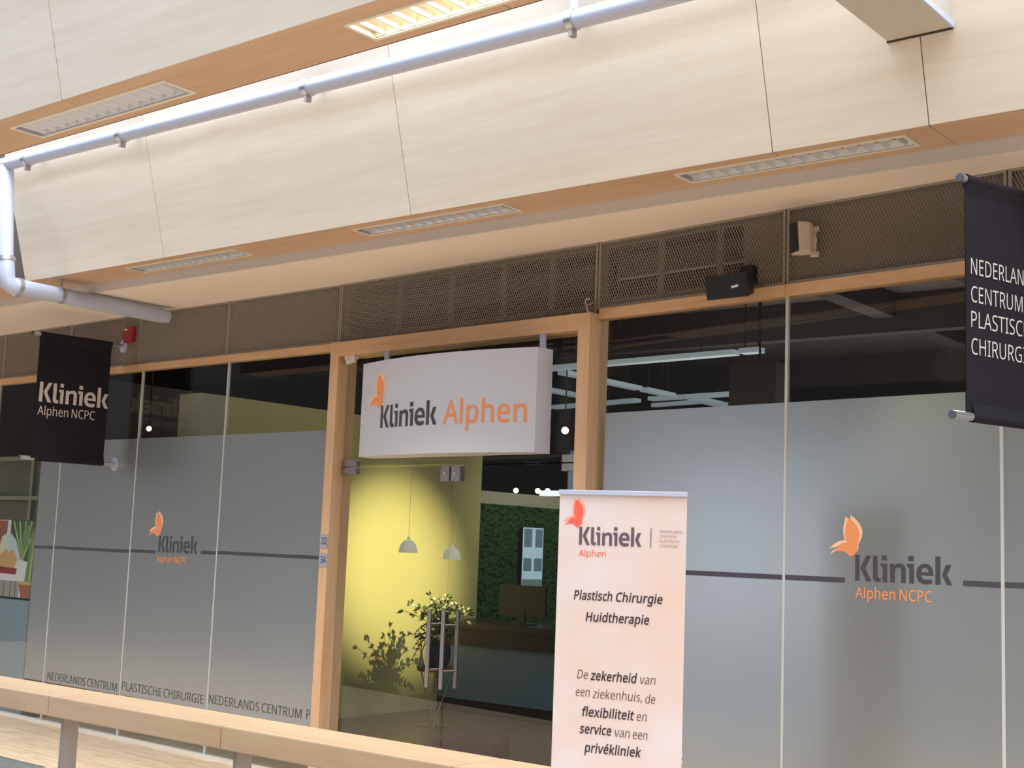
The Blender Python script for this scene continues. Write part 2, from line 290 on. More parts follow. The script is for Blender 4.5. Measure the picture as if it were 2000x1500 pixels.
# ------------------------------------------------------------------ lettering (own outlines, flat print)
GL = {",":"215;154,84 136,23 111,-42 85,-103 33,-103 49,-38 63,31 73,93 148,93","2":"459;417,0 38,0 38,59 188,210 261,287 306,353 322,424 315,466 294,496 261,514 221,520 147,506 83,466 45,513 94,548 153,572 221,581 313,562 347,540 372,510 388,472 394,428 375,344 324,267 247,185 128,67 128,64 417,64","3":"459;395,439 381,372 340,326 277,302 277,298 337,283 379,255 405,214 413,163 407,116 390,74 360,40 318,14 193,-8 110,-1 36,23 36,89 114,61 194,51 260,59 305,81 331,117 339,164 335,197 320,223 297,242 265,255 179,265 123,265 123,326 180,326 259,339 286,356 307,377 319,404 323,434 320,460 311,481 295,498 262,516 219,521 164,515 117,498 75,473 39,521 115,563 218,581 296,571 352,540 384,495","4":"459;443,130 359,130 359,0 291,0 291,130 17,130 17,190 286,576 359,576 359,193 443,193/291,374 291,412 293,444 294,474 295,500 292,500 276,468 257,438 86,193 291,193","A":"512;437,0 368,177 141,177 73,0 0,0 224,575 289,575 512,0/282,415 274,438 263,473 255,500 247,468 238,438 230,415 165,241 346,241","B":"521;241,573 404,541 434,515 453,478 459,431 446,371 409,328 350,304 350,300 415,279 441,261 461,236 474,203 478,163 472,115 454,74 425,42 385,19 279,0 78,0 78,573/256,329 318,335 357,352 377,382 384,423 380,451 369,474 351,490 308,506 245,511 150,511 150,329/150,269 150,61 265,61 330,68 371,91 394,125 401,168 398,197 388,221 370,241 344,256 260,269","C":"507;323,517 241,502 178,456 139,383 125,286 147,164 175,117 213,83 262,62 322,55 394,62 460,78 460,15 393,-2 312,-8 232,1 166,28 115,72 78,131 49,287 67,406 120,499 206,559 324,581 409,572 482,547 453,486 394,508","D":"585;536,292 501,131 457,74 399,33 237,0 78,0 78,573 254,573 404,540 460,501 502,446/460,289 435,415 404,457 361,487 244,511 150,511 150,62 228,62 329,76 402,119 446,190","E":"446;398,0 78,0 78,573 398,573 398,509 150,509 150,330 383,330 383,268 150,268 150,63 398,63","G":"584;326,302 524,302 524,22 431,-1 323,-8 241,1 173,28 120,71 81,130 49,286 84,442 127,500 186,544 346,581 437,572 516,547 489,484 421,508 342,517 225,489 181,455 150,409 124,286 146,166 175,119 216,84 270,62 340,55 404,59 452,68 452,238 326,238","H":"594;516,0 443,0 443,267 150,267 150,0 78,0 78,573 150,573 150,330 443,330 443,573 516,573","I":"272;239,0 32,0 32,42 99,57 99,515 32,531 32,573 239,573 239,531 172,515 172,57 239,42","K":"496;496,0 411,0 209,273 150,222 150,0 78,0 78,573 150,573 150,290 199,345 249,399 403,573 488,573 261,323","L":"420;78,0 78,573 150,573 150,64 400,64 400,0","M":"727;330,0 142,502 139,502 142,461 144,407 144,347 144,0 78,0 78,573 184,573 361,103 364,103 544,573 650,573 650,0 578,0 578,352 579,408 581,460 584,501 581,501 390,0","N":"609;532,0 447,0 141,476 138,476 141,432 143,378 144,320 144,0 78,0 78,573 161,573 467,99 470,99 468,137 466,193 464,249 464,573 532,573","O":"626;577,287 561,166 510,73 428,13 314,-8 196,13 114,73 65,167 49,288 78,442 114,500 166,545 232,572 314,581 393,572 459,545 510,501 547,442/125,287 145,163 171,117 207,83 255,62 314,55 373,62 420,83 456,117 481,163 501,287 490,384 456,457 421,491 373,511 314,518 255,511 207,490 171,457 145,411","P":"485;229,573 326,562 393,528 431,475 444,404 433,336 395,278 324,238 216,223 150,223 150,0 78,0 78,573/223,511 150,511 150,285 208,285 298,296 330,311 352,334 365,363 370,401 366,435 354,462 334,484 289,504","R":"499;236,573 353,555 393,532 422,500 439,460 444,410 427,334 385,285 330,257 487,0 403,0 264,237 150,237 150,0 78,0 78,573/232,510 150,510 150,298 236,298 296,304 338,325 362,359 370,407 366,440 355,467 336,486 310,500","S":"440;403,153 396,106 378,66 348,35 307,11 198,-8 137,-5 83,4 41,19 41,88 113,65 201,55 273,66 298,79 316,98 327,120 330,147 327,173 318,194 277,230 196,265 131,294 85,330 57,375 48,435 54,477 71,513 99,542 136,563 231,581 318,572 389,549 366,487 302,508 229,517 169,507 148,494 133,478 124,457 121,434 124,407 133,386 172,351 246,318 332,279 385,228 398,194","T":"446;259,0 187,0 187,509 8,509 8,573 437,573 437,509 259,509","U":"586;513,202 489,95 459,52 416,20 290,-8 196,7 128,50 86,118 72,204 72,573 144,573 144,201 154,139 182,93 228,64 294,55 342,59 379,73 407,96 427,126 442,202 442,573 513,573","V":"481;481,573 277,0 204,0 0,573 75,573 204,205 220,160 231,119 241,80 250,119 262,161 277,207 405,573","a":"450;231,437 299,428 347,403 376,358 385,293 385,0 334,0 320,61 317,61 279,22 234,-1 172,-8 103,6 75,23 55,48 41,80 37,119 43,159 59,192 87,219 152,245 243,257 316,259 316,285 310,330 293,359 265,375 227,380 163,370 106,347 84,400 151,426/252,208 184,200 141,182 124,165 113,144 110,119 112,97 120,79 132,66 157,53 188,49 238,56 279,79 299,103 311,134 315,172 315,210","b":"493;139,461 138,410 135,373 139,373 189,419 272,437 344,423 401,381 437,312 449,215 427,91 400,48 365,17 322,-2 272,-8 189,10 139,55 133,55 119,0 68,0 68,609 139,609/260,379 219,374 188,361 165,339 150,308 139,217 139,214 145,144 165,93 187,69 219,55 261,51 297,55 325,69 348,93 369,145 376,216 369,287 348,338 325,360 296,374","c":"385;241,-8 139,15 99,45 69,87 44,213 71,342 102,385 142,415 245,438 309,431 358,415 337,356 292,370 244,376 204,371 172,358 148,335 131,303 117,213 131,126 148,94 172,71 202,58 240,53 302,60 351,78 351,15 304,-2","d":"493;221,-8 148,6 92,48 56,117 44,214 56,311 93,381 149,424 221,438 280,429 323,407 354,374 359,374 356,405 354,438 354,609 425,609 425,0 368,0 358,58 354,58 323,24 279,1/232,51 273,55 305,67 328,88 348,135 355,200 355,213 349,284 329,336 306,360 274,375 231,379 196,374 168,359 146,334 124,281 117,213 124,144 146,93 168,69 197,55","e":"452;234,438 286,432 329,414 364,385 390,346 411,244 411,201 117,201 127,137 154,90 197,62 254,52 327,60 392,82 392,20 327,-1 251,-8 143,17 101,48 70,91 44,212 68,333 96,378 134,411 181,431/233,380 188,372 154,348 130,309 119,257 338,257 326,322 312,346 292,364 266,376","f":"276;266,375 158,375 158,0 87,0 87,375 12,375 12,408 87,432 87,457 104,547 124,577 152,597 227,613 274,609 310,599 292,544 262,552 228,556 206,553 189,545 175,532 162,502 158,458 158,430 266,430","g":"493;221,438 297,422 355,373 359,373 369,430 425,430 425,-7 404,-109 378,-146 341,-172 233,-192 147,-186 78,-165 78,-100 149,-125 237,-134 286,-126 324,-101 347,-63 355,-13 355,4 356,32 358,57 354,57 299,8 221,-8 170,-2 126,18 91,51 56,121 44,214 56,306 91,377 126,411 169,431/230,379 197,374 169,359 147,336 130,303 117,213 124,143 146,92 169,68 197,54 232,50 288,58 326,85 349,131 356,197 356,214 343,309 326,340 302,362 270,374","h":"496;139,431 138,399 135,370 140,370 174,407 221,429 273,437 360,421 391,400 413,370 431,280 431,0 361,0 361,275 355,321 338,353 308,372 265,379 222,374 189,360 166,338 150,308 139,222 139,0 68,0 68,609 139,609","i":"207;139,430 139,0 68,0 68,430/104,591 119,588 133,580 142,566 145,546 142,526 133,512 119,504 104,501 88,504 75,512 66,526 63,546 66,566 75,580 88,588","k":"428;138,291 137,257 135,221 138,221 152,240 172,264 189,285 326,430 409,430 235,246 421,0 336,0 187,200 138,158 138,0 68,0 68,609 138,609","l":"207;139,0 68,0 68,609 139,609","n":"496;275,438 343,429 391,401 421,352 431,280 431,0 361,0 361,275 355,321 338,353 308,372 265,379 222,374 189,361 166,338 146,289 139,223 139,0 68,0 68,430 125,430 136,371 140,371 175,409 222,431","p":"493;273,438 344,424 401,383 437,313 449,216 427,93 401,49 365,17 322,-2 272,-8 213,1 170,24 139,55 134,55 137,20 139,-16 139,-192 68,-192 68,430 126,430 136,371 139,371 170,405 213,429/260,379 221,374 190,362 167,342 152,313 139,229 139,216 150,126 165,93 188,70 220,55 261,51 297,56 326,72 348,98 364,131 376,217 369,283 348,334 325,359 296,374","r":"331;269,438 295,437 319,433 310,368 287,372 264,374 217,363 176,334 149,289 139,229 139,0 68,0 68,430 126,430 134,351 137,351 170,395 214,426","s":"384;348,119 343,80 327,49 302,24 268,6 176,-8 99,-1 42,19 42,83 104,60 178,49 224,53 256,66 269,79 277,94 280,112 278,128 271,141 239,167 174,196 103,228 57,266 45,292 41,324 46,358 61,386 85,408 137,430 202,438 275,430 339,409 315,353 258,372 197,380 159,377 131,366 118,356 111,343 108,328 111,312 119,298 154,274 219,246 289,215 333,176 344,150","t":"289;212,50 245,53 272,59 272,5 240,-4 200,-8 138,4 112,20 91,44 78,79 74,125 74,375 13,375 13,409 75,437 103,528 144,528 144,430 269,430 269,375 144,375 144,127 149,93 163,69 185,54","u":"496;427,430 427,0 370,0 359,57 356,57 321,20 273,-1 220,-8 134,8 103,29 81,59 63,148 63,430 135,430 135,153 141,108 158,76 188,57 230,51 273,55 306,69 330,91 345,121 357,206 357,430","v":"407;163,0 0,430 75,430 167,176 180,137 193,96 201,63 204,63 214,96 227,138 241,176 332,430 407,430 244,0","x":"424;170,220 22,430 102,430 213,268 322,430 402,430 253,220 410,0 330,0 213,172 94,0 14,0","y":"409;1,430 76,430 169,185 184,144 196,105 205,68 209,68 224,121 245,186 333,430 409,430 224,-59 188,-130 138,-176 67,-192 34,-190 9,-186 9,-130 30,-133 56,-135 99,-126 130,-99 152,-59 174,-2","z":"377;346,0 31,0 31,47 262,375 45,375 45,430 340,430 340,377 112,55 346,55","|":"442;192,609 250,609 250,-193 192,-193","é":"452;234,438 286,432 329,414 364,385 390,346 411,244 411,201 117,201 127,137 154,90 197,62 254,52 327,60 392,82 392,20 327,-1 251,-8 143,17 101,48 70,91 44,212 68,333 96,378 134,411 181,431/233,380 188,372 154,348 130,309 119,257 338,257 326,322 312,346 292,364 266,376/347,606 326,579 296,546 263,513 233,486 186,486 186,496 212,532 240,575 262,614 347,614"}
GL['4'] = '459;310,573 215,573 20,190 20,130 240,130 240,0 310,0 310,130 385,130 385,195 310,195/240,195 240,470 96,195'
GL['g'] = '493;436,430 436,-30 424,-110 388,-162 330,-190 250,-198 165,-188 85,-160 85,-95 165,-125 248,-136 308,-126 348,-94 366,-38 366,45 340,20 290,-4 232,-10 165,5 105,50 65,120 52,215 65,310 105,380 165,424 232,440 295,430 345,400 372,370 380,430/366,215 356,300 325,355 280,380 235,382 180,362 142,305 128,215 142,125 180,70 235,50 285,55 330,85 356,135'
def glyph(ch):
    adv, sp = GL[ch].split(';')
    return int(adv), [[tuple(int(t) for t in p.split(',')) for p in q.split()] for q in sp.split('/')]
def fill(polys, offset=0.0):
    """filled planar mesh (verts2d, faces) of outlines with holes"""
    cu = bpy.data.curves.new('outline', 'CURVE'); cu.dimensions = '2D'; cu.fill_mode = 'BOTH'; cu.offset = offset
    for P in polys:
        s = cu.splines.new('POLY'); s.points.add(len(P)-1)
        for i, (x, y) in enumerate(P): s.points[i].co = (x, y, 0, 1)
        s.use_cyclic_u = True
    o = bpy.data.objects.new('outline', cu); COL.objects.link(o)
    dg = bpy.context.evaluated_depsgraph_get()
    me = bpy.data.meshes.new_from_object(o.evaluated_get(dg))
    vs = [(v.co.x, v.co.y) for v in me.vertices]; fs = [tuple(p.vertices) for p in me.polygons]
    bpy.data.objects.remove(o); bpy.data.curves.remove(cu); bpy.data.meshes.remove(me)
    return vs, fs
def text2d(s, bold=0.0, shear=0.0, track=0.0):
    """text outline, cap height 1, starting at x 0; returns (verts, faces, width)"""
    V = []; F = []; x = 0.0
    for ch in s:
        if ch == ' ': x += 0.26 + track; continue
        adv, polys = glyph(ch)
        P = [[(a/573.0, b/573.0) for a, b in q] for q in polys]
        vs, fs = fill(P, bold)
        n = len(V); V += [(a + x + shear*b, b) for a, b in vs]; F += [tuple(i+n for i in f) for f in fs]
        x += adv/573.0 + track + bold
    x0 = min(v[0] for v in V); x1 = max(v[0] for v in V)
    return [(a-x0, b) for a, b in V], F, x1-x0
def put(vf, name, parent, material, place, kind=None, base=None, label=None):
    vs, fs = vf[0], vf[1]
    me = bpy.data.meshes.new(name); me.from_pydata([tuple(place(a, b)) for a, b in vs], [], fs); me.materials.append(material)
    return link(name, me, parent, base, kind, label)
def write(s, parent, material, place, u0, base_h, width, cap, bold=0.0, shear=0.0, name='lettering'):
    """place(u, h) maps print-plane coordinates to the world"""
    V, F, W = text2d(s, bold, shear)
    k = width/W
    return put(([(u0 + a*k, base_h + b*cap) for a, b in V], F), name, parent, material, place)
# the drawn word mark of the clinic, cap height 320, width 1200
KLIN = [[(0,0),(57,0),(57,320),(0,320)],
 [(147,318),(207,318),(130,160),(212,0),(147,0),(68,160)],
 [(230,318),(288,318),(288,74),(296,56),(312,48),(330,46),(326,0),(300,-4),(270,0),(245,16),(232,44)],
 [(345,265),(405,265),(405,325),(345,325)],
 [(325,226),(410,226),(410,0),(355,0),(355,182),(333,186)],
 [(448,0),(448,222),(496,225),(502,208),(530,226),(565,234),(600,228),(628,206),(640,172),(640,0),(585,0),(585,158),(574,178),(552,184),(524,176),(505,158),(505,0)],
 [(672,268),(738,268),(738,330),(672,330)],
 [(655,235),(742,235),(742,0),(686,0),(686,190),(662,194)],
 [(960,10),(920,-3),(875,-5),(830,5),(795,32),(775,75),(770,120),(778,170),(800,208),(835,234),(875,242),(920,235),(952,208),(970,165),(975,101),(828,101),(838,72),(862,54),(900,50),(958,60)],
 [(828,141),(920,141),(914,170),(898,188),(875,194),(850,187),(835,168)],
 [(1000,0),(1058,0),(1058,335),(1000,335)],
 [(1125,240),(1188,240),(1137,118),(1200,0),(1135,0),(1078,118)]]
KL2D = None
def klin2d():
    global KL2D
    if KL2D is None: KL2D = fill([[(x/1200, y/320) for x, y in p] for p in KLIN])
    return KL2D
BF_MAIN = [(500,205),(550,240),(592,285),(618,335),(628,400),(624,455),(608,510),(605,560),(625,597),(592,610),(572,642),(520,674),(490,652),(455,622),(410,608),(340,606),(280,630),(320,590),(345,565),(368,535),(402,510),(440,500),(490,520),(458,470),(442,400),(444,330),(458,260),(475,215)]
BF_R = [(515,150),(565,188),(618,240),(655,300),(670,355),(662,420),(640,478),(620,515),(616,578),(604,560),(607,510),(624,455),(629,400),(619,335),(593,284),(550,239),(506,206)]
BF_L = [(445,175),(500,205),(475,215),(458,262),(444,330),(442,400),(458,470),(488,518),(452,480),(430,440),(416,380),(418,310),(432,240)]
BF_T = [(235,575),(300,520),(360,482),(425,466),(465,478),(490,518),(440,499),(400,510),(365,536),(330,558),(290,566)]
BF_B = [(245,652),(272,610),(320,580),(345,566),(318,592),(280,631)]
def bfly(polys, kx, ky):
    # logo pixel frame (word mark starts at x 575, baseline 968, cap height 320) -> word-mark units
    vs, fs = fill([[((x-575)/1195*kx, (968-y)/320*ky) for x, y in p] for p in polys])
    return vs, fs
def logo(parent, place, u0, base_h, width, cap, m_word, m_main, m_light, tall=1.0):
    vs, fs = klin2d()
    put(([(u0+a*width, base_h+b*cap) for a, b in vs], fs), 'word_mark', parent, m_word, place)
    for polys, mm, nm in (([BF_R], m_light, 'butterfly_outline'), ([BF_L, BF_T, BF_B], m_light, 'butterfly_outline'), ([BF_MAIN], m_main, 'butterfly_print')):
        vs, fs = bfly(polys, width, cap*tall)
        put(([(u0+a, base_h+cap*(1-tall)+b) for a, b in vs], fs), nm, parent, mm, place)

FL = Fr(-7.07, 6.38, -2.0)        # left glazing plane
FR = Fr(-3.9, 6.15, -6.2)         # right glazing plane
FD = Fr(-5.58, 6.285, -4.0856)    # door bay plane
# ================================================================== setting
FLR = -1.6
def struct(name, mb, material, **kw):
    return mb.build(name, material, None, kw.get('base'), 'structure', kw.get('bevel', 0.0))
struct('floor', MB().box((-18, 2.62, FLR-0.35), (4, 6.95, FLR)), FLOORW)
struct('floor', MB().box((-5, -10, FLR-0.35), (6, 0.9, FLR)), FLOORW)
struct('floor', MB().box((-18, 6.95, FLR-0.35), (4, 22, FLR-0.002)), DARKW)
struct('floor', MB().box((-60, -16, -6.3), (20, 7, -6.0)), FLOORG)
# unseen opposite side: dark to calm reflections, opening placed to brighten the film
ow = MB()
ow.box((-60, -10.3, -6), (-20.8, -10, 6.8)); ow.box((-20.8, -10.3, 2.3), (-15.4, -10, 6.8)); ow.box((-20.8, -10.3, -6), (-15.4, -10, -5.2)); ow.box((-15.4, -10.3, -6), (20, -10, 6.8))
struct('wall_opposite_unseen', ow, DKWALL)
struct('wall_left', MB().box((-18.3, 2.7, -6), (-18, 7, 4.2)), DKWALL)
# ceiling of the walkway: step and lower slab
ce = thing('ceiling', (-7, 6, 1.787), kind='structure')
MB().box((-18, 5.655, 1.787), (4, 5.675, 1.852)).build('riser', RISERM, ce)
cpl = [(-18, 5.675), (0.45, 5.675)] + [tuple(FR(u, 0.014, 0).xy) for u in (FR.uX(0.45), FR.uX(-4.385))] + [tuple(FD(FD.uX(-6.685), 0.014, 0).xy), tuple(FL(FL.uX(-18), 0.014, 0).xy)]
MB().prism([Vector((x, y, 1.787)) for x, y in cpl], Vector((0, 0, 0.06))).build('lower_slab', PLASTER, ce)
MB().box((-18, 5.40, 2.6), (4, 7.0, 2.9)).build('upper_slab', DKWALL, ce)
MB().box((-18, 6.9, 2.2), (4, 7.0, 2.9)).build('bulkhead', DKWALL, ce)

# ---- leaning wood beams (panels, soffit panels with cut-outs)
def lean(y0, h0, deg):
    t = math.tan(math.radians(deg))
    return lambda x, d, h: Vector((x, y0 - (h-h0)*t + d, h))
def beam(name, y0, deg, joints, x0, x1, htop, depth, lights, ly0, ly1, extra=None):
    r = thing(name, (0, y0, 1.85), kind='structure')
    f = lean(y0, 1.85, deg)
    xs = [x0] + [j for j in joints if x0 < j < x1] + [x1]
    for a, b in zip(xs, xs[1:]):
        MB(f).box((a+0.0025, 0, 1.85), (b-0.0025, 0.02, htop)).build('panel', VENEER, r)
        mb = MB()
        mb.box((a+0.0025, y0+0.001, 1.8485), (b-0.0025, ly0, 1.868))
        mb.box((a+0.0025, ly1, 1.8485), (b-0.0025, y0+depth, 1.868))
        cuts = sorted([(max(a, l0), min(b, l1)) for l0, l1 in lights if l1 > a and l0 < b])
        c = a
        for l0, l1 in cuts:
            if l0 - c > 0.01: mb.box((c+0.0025, ly0, 1.8485), (l0, ly1, 1.868))
            c = l1
        if b - c > 0.01: mb.box((c, ly0, 1.8485), (b-0.0025, ly1, 1.868))
        mb.build('soffit_panel', SOFFIT, r)
    MB(f).box((x0, 0.022, 1.87), (x1, 0.04, htop)).build('backing', COUNTB, r)
    return r
LUP = [(-7.846, -6.686), (-5.60, -4.445), (-3.395, -2.235)]
LLO = [(-7.88, -6.70), (-5.633, -4.463), (-3.387, -2.212)]
b1 = beam('trim_1', 3.075, 14.0, [-9.56, -7.30, -5.04, -2.80, -0.54], -12, 3.0, 2.9, 0.31, LUP, 3.158, 3.332)
MB().box((-12, 3.385, 1.856), (3, 3.405, 2.9)).build('back_panel', COUNTB, b1)
b2 = beam('trim_2', 5.33, 15.5, [-7.34, -5.08, -2.815, -2.079], -9.03, 3.0, 3.3, 0.32, LLO, 5.398, 5.568)
MB().box((-9.035, 5.2, 1.85), (-9.03, 5.65, 1.868)).build('edge_strip', SOFFIT, b2)
wing = thing('trim_3', (-9.5, 5.2, 1.85), kind='structure')
MB().box((-12, 4.99, 1.85), (-9.036, 5.65, 1.868)).build('soffit_panel', SOFFIT, wing)
MB().box((-12, 5.40, 1.87), (-9.06, 5.42, 3.3)).build('panel', DKWALL, wing)

# ---- glazed facade
def mk_place(F, v): return lambda u, h: F(u, v, h)
FROST_TOP_L, FROST_TOP_R = 0.765, 0.783
wn = [0]
def bay(F, xa, xb, htop, frost=None, ftop=0.77, fbot=-1.26, joint_r=True, stripes=(), mat_j=SEAL):
    wn[0] += 1
    ua, ub = F.uX(xa), F.uX(xb)
    p = F((ua+ub)/2, 0, FLR)
    r = thing('window_%d' % wn[0], p, kind='structure')
    MB(F).box((ua+0.004, -0.006, FLR+0.02), (ub-0.004, 0.006, htop)).build('pane', GLASS, r)
    if frost:
        MB(F).box((F.uX(frost[0]), -0.0085, fbot), (F.uX(frost[1]), -0.0072, ftop)).build('frosted_film', FILM, r)
    if joint_r:
        MB(F).box((ub-0.008, -0.009, FLR+0.02), (ub+0.008, 0.009, htop)).build('joint_strip', mat_j, r)
    for (xs0, xs1, h0) in stripes:
        MB(F).box((F.uX(xs0), -0.0096, h0-0.0125), (F.uX(xs1), -0.0088, h0+0.0125)).build('printed_line', PRINTG, r)
    return r
GT = 1.325
W1 = bay(FL, -13.6, -12.45, GT); W2 = bay(FL, -12.45, -11.32, GT)
W3 = bay(FL, -11.32, -10.18, GT, (-10.496, -10.19), FROST_TOP_L, stripes=[(-10.49, -10.19, -0.141)])
W4 = bay(FL, -10.18, -9.045, GT, (-10.17, -9.055), FROST_TOP_L, stripes=[(-10.17, -9.055, -0.138)])
W5 = bay(FL, -9.045, -7.92, GT, (-9.035, -7.93), FROST_TOP_L, stripes=[(-9.035, -8.695, -0.132), (-8.112, -7.93, -0.117)])
W6 = bay(FL, -7.92, -6.67, GT, (-7.91, -6.672), FROST_TOP_L, joint_r=False, stripes=[(-7.91, -6.68, -0.113)])
W7 = bay(FR, -4.365, -3.103, 1.335, (-4.30, -3.112), FROST_TOP_R, stripes=[(-4.30, -3.112, -0.092)])
W8 = bay(FR, -3.103, -1.985, 1.335, (-3.094, -1.994), FROST_TOP_R, stripes=[(-3.094, -2.761, -0.091), (-2.167, -1.994, -0.079)])
W9 = bay(FR, -1.985, -0.86, 1.335, (-1.976, -0.87), FROST_TOP_R, stripes=[(-1.976, -0.87, -0.077)])
W10 = bay(FR, -0.86, 0.3, 1.335, (-0.85, 0.29), FROST_TOP_R)
pl = mk_place(FL, -0.0098); pr = mk_place(FR, -0.0098)
logo(W5, pl, FL.uX(-8.66), -0.131, 0.502, 0.125, PRINTG, PRINTO, PRINTOL, tall=1.0)
write('Alphen NCPC', W5, PRINTO, pl, FL.uX(-8.668), -0.208, 0.39, 0.048, bold=0.012)
logo(W8, pr, FR.uX(-2.707), -0.091, 0.492, 0.122, PRINTG, PRINTO, PRINTOL)
write('Alphen NCPC', W8, PRINTO, pr, FR.uX(-2.705), -0.171, 0.392, 0.05, bold=0.012)
for W, s, x0, x1, b in ((W4, 'NEDERLANDS CENTRUM', -10.12, -9.088, -1.238), (W5, 'PLASTISCHE CHIRURGIE', -9.02, -7.965, -1.219), (W6, 'NEDERLANDS CENTRUM', -7.90, -6.866, -1.206)):
    write(s, W, FILML, pl, FL.uX(x0), b, x1-x0, 0.064, bold=-0.004)
write('P', W6, FILML, pl, FL.uX(-6.815), -1.2, 0.035, 0.064, bold=-0.004)
write('IR', W7, FILMLW, pr, FR.uX(-3.76), -1.075, 0.062, 0.06)

# ---- oak frame: posts, transoms, sill
def oak(name, F, a, b, m=OAK, **kw):
    p = F((a[0]+b[0])/2, 0, min(a[2], b[2]))
    r = thing(name, p, kind='structure')
    MB(F).box(a, b).build('board', m, r, bevel=0.003)
    return r
tr = thing('trim_4', (-9, 6.4, 1.32), kind='structure')
for x0, x1 in ((-13.6, -11.32), (-11.32, -9.11), (-9.11, -7.95), (-7.95, -6.66)):
    MB(FL).box((FL.uX(x0)+0.001, -0.022, 1.317), (FL.uX(x1)-0.001, 0.05, 1.372)).build('board', OAKH, tr, bevel=0.002)
tr = thing('trim_5', (-2.5, 6.0, 1.33), kind='structure')
for x0, x1 in ((-4.36, -3.112), (-3.112, -1.985), (-1.985, -0.86), (-0.86, 0.4)):
    MB(FR).box((FR.uX(x0)+0.001, -0.022, 1.328), (FR.uX(x1)-0.001, 0.05, 1.389)).build('board', OAKH, tr, bevel=0.002)
# door surround: posts with mitred head
sur = thing('trim_6', FD(0, 0, FLR), kind='structure')
dl0, dl1 = FD.uX(-6.667), FD.uX(-6.582)
dr0, dr1 = FD.uX(-4.450), FD.uX(-4.360)
HT, HB = 1.36, 1.262
def mitre(pts2, v0, v1, m, nm):
    MB().prism([FD(u, v0, h) for u, h in pts2], FD(0, v1, 0) - FD(0, v0, 0)).build(nm, m, sur, bevel=0.002)
mitre([(dl0, FLR), (dl1, FLR), (dl1, HB), (dl0, HT)], -0.095, 0.075, OAK, 'post')
mitre([(dr0, FLR), (dr1, FLR), (dr1, HT), (dr0, HB)], -0.095, 0.075, OAK, 'post')
mitre([(dl1, HB), (dr0, HB), (dr1, HT), (dl0, HT)], -0.095, 0.075, OAKH, 'head')
sill = thing('trim_7', (-9, 6.4, FLR), kind='structure')
MB(FL).box((FL.uX(-13.6), -0.03, FLR), (FL.uX(-6.67), 0.02, FLR+0.025)).build('sill', LACQ, sill)
MB(FR).box((FR.uX(-4.36), -0.03, FLR), (FR.uX(0.4), 0.02, FLR+0.025)).build('sill', LACQ, sill)

# ---- glass doors with over-panel
DT = 0.505
ov = thing('window_11', FD(0, 0, DT), kind='structure')
MB(FD).box((dl1+0.003, -0.006, DT+0.006), (dr0-0.003, 0.006, HB)).build('pane', GLASS, ov)
def leaf(n, ua, ub, hinge_u, inner_u):
    r = thing('door_%d' % n, FD((ua+ub)/2, 0, FLR), kind='structure')
    MB(FD).box((ua, -0.006, FLR+0.012), (ub, 0.006, DT-0.004)).build('pane', GLASS, r)
    s = 1 if hinge_u < inner_u else -1
    e = inner_u
    # lock case near the meeting edge
    lk = MB(FD).box((min(e, e-s*0.078), -0.022, 0.404), (max(e, e-s*0.078), 0.022, 0.505)).build('lock_case', STEEL, r, bevel=0.002)
    MB().tube([FD(e-s*0.036, -0.0225, 0.452), FD(e-s*0.036, -0.027, 0.452)], 0.011, 16).build('lock_cylinder', ALU, lk)
    # patch fitting at the hinge corner
    MB(FD).box((min(hinge_u, hinge_u+s*0.15), -0.02, 0.457), (max(hinge_u, hinge_u+s*0.15), 0.02, 0.5005)).build('patch_fitting', STEEL, r, bevel=0.002)
    # pull handle: bar outside, bar inside, two through bolts
    hu = e - s*0.078 if n == 1 else e - s*0.03
    h = thing('pull_handle', FD(hu, 0, -0.62)); h.location = Vector(h.location) - Vector(r.location); h.parent = r
    for v in (-0.062, 0.062):
        MB().tube([FD(hu, v, -0.87), FD(hu, v, -0.395)], 0.0135, 16).build('handle_bar', STEEL, h)
    for hh in (-0.485, -0.765):
        MB().tube([FD(hu, -0.062, hh), FD(hu, 0.062, hh)], 0.008, 10).build('handle_bolt', STEEL, h)
    return r
mid = FD.uX(-5.52)
leaf(1, dl1+0.004, mid-0.004, dl1+0.004, mid-0.008)
leaf(2, mid+0.004, dr0-0.004, dr0-0.004, mid+0.008)
for nm, u0, u1 in (('pf', dl1+0.004, dl1+0.154), ('pf', dr0-0.154, dr0-0.004)):
    MB(FD).box((u0, -0.02, 0.508), (u1, 0.02, 0.552)).build('patch_fitting', STEEL, ov, bevel=0.002)

# ---- expanded metal panels over the glazing
MT, MBL, MBR = 1.7865, 1.374, 1.391
wu = thing('wall_facade', (-6, 6.4, 1.6), kind='structure')
def xmesh(F, u0, u1, h0, h1, v=0.0, cw=0.0178, ch=0.036, sw=0.0017):
    mb = MB()
    nx = max(1, round((u1-u0)/cw)); nh = max(1, round((h1-h0)/ch)); cw = (u1-u0)/nx; ch = (h1-h0)/nh
    def seg(a, b):
        d = Vector((b[0]-a[0], b[1]-a[1])).normalized(); q = Vector((-d.y, d.x))*sw
        t = 0.004
        mb.add([F(a[0]-q.x, v-t, a[1]-q.y), F(b[0]-q.x, v-t, b[1]-q.y), F(b[0]+q.x, v+t, b[1]+q.y), F(a[0]+q.x, v+t, a[1]+q.y)], [(0, 1, 2, 3)])
    for j in range(nh):
        for i in range(nx):
            x = u0+i*cw; y = h0+j*ch
            m_ = (x+cw/2, y+ch/2)
            for c in ((x+cw/2, y), (x+cw/2, y+ch)):
                pass
            seg((x, m_[1]), (x+cw/2, y+ch)); seg((x+cw/2, y+ch), (x+cw, m_[1]))
            seg((x, m_[1]), (x+cw/2, y)); seg((x+cw/2, y), (x+cw, m_[1]))
    return mb
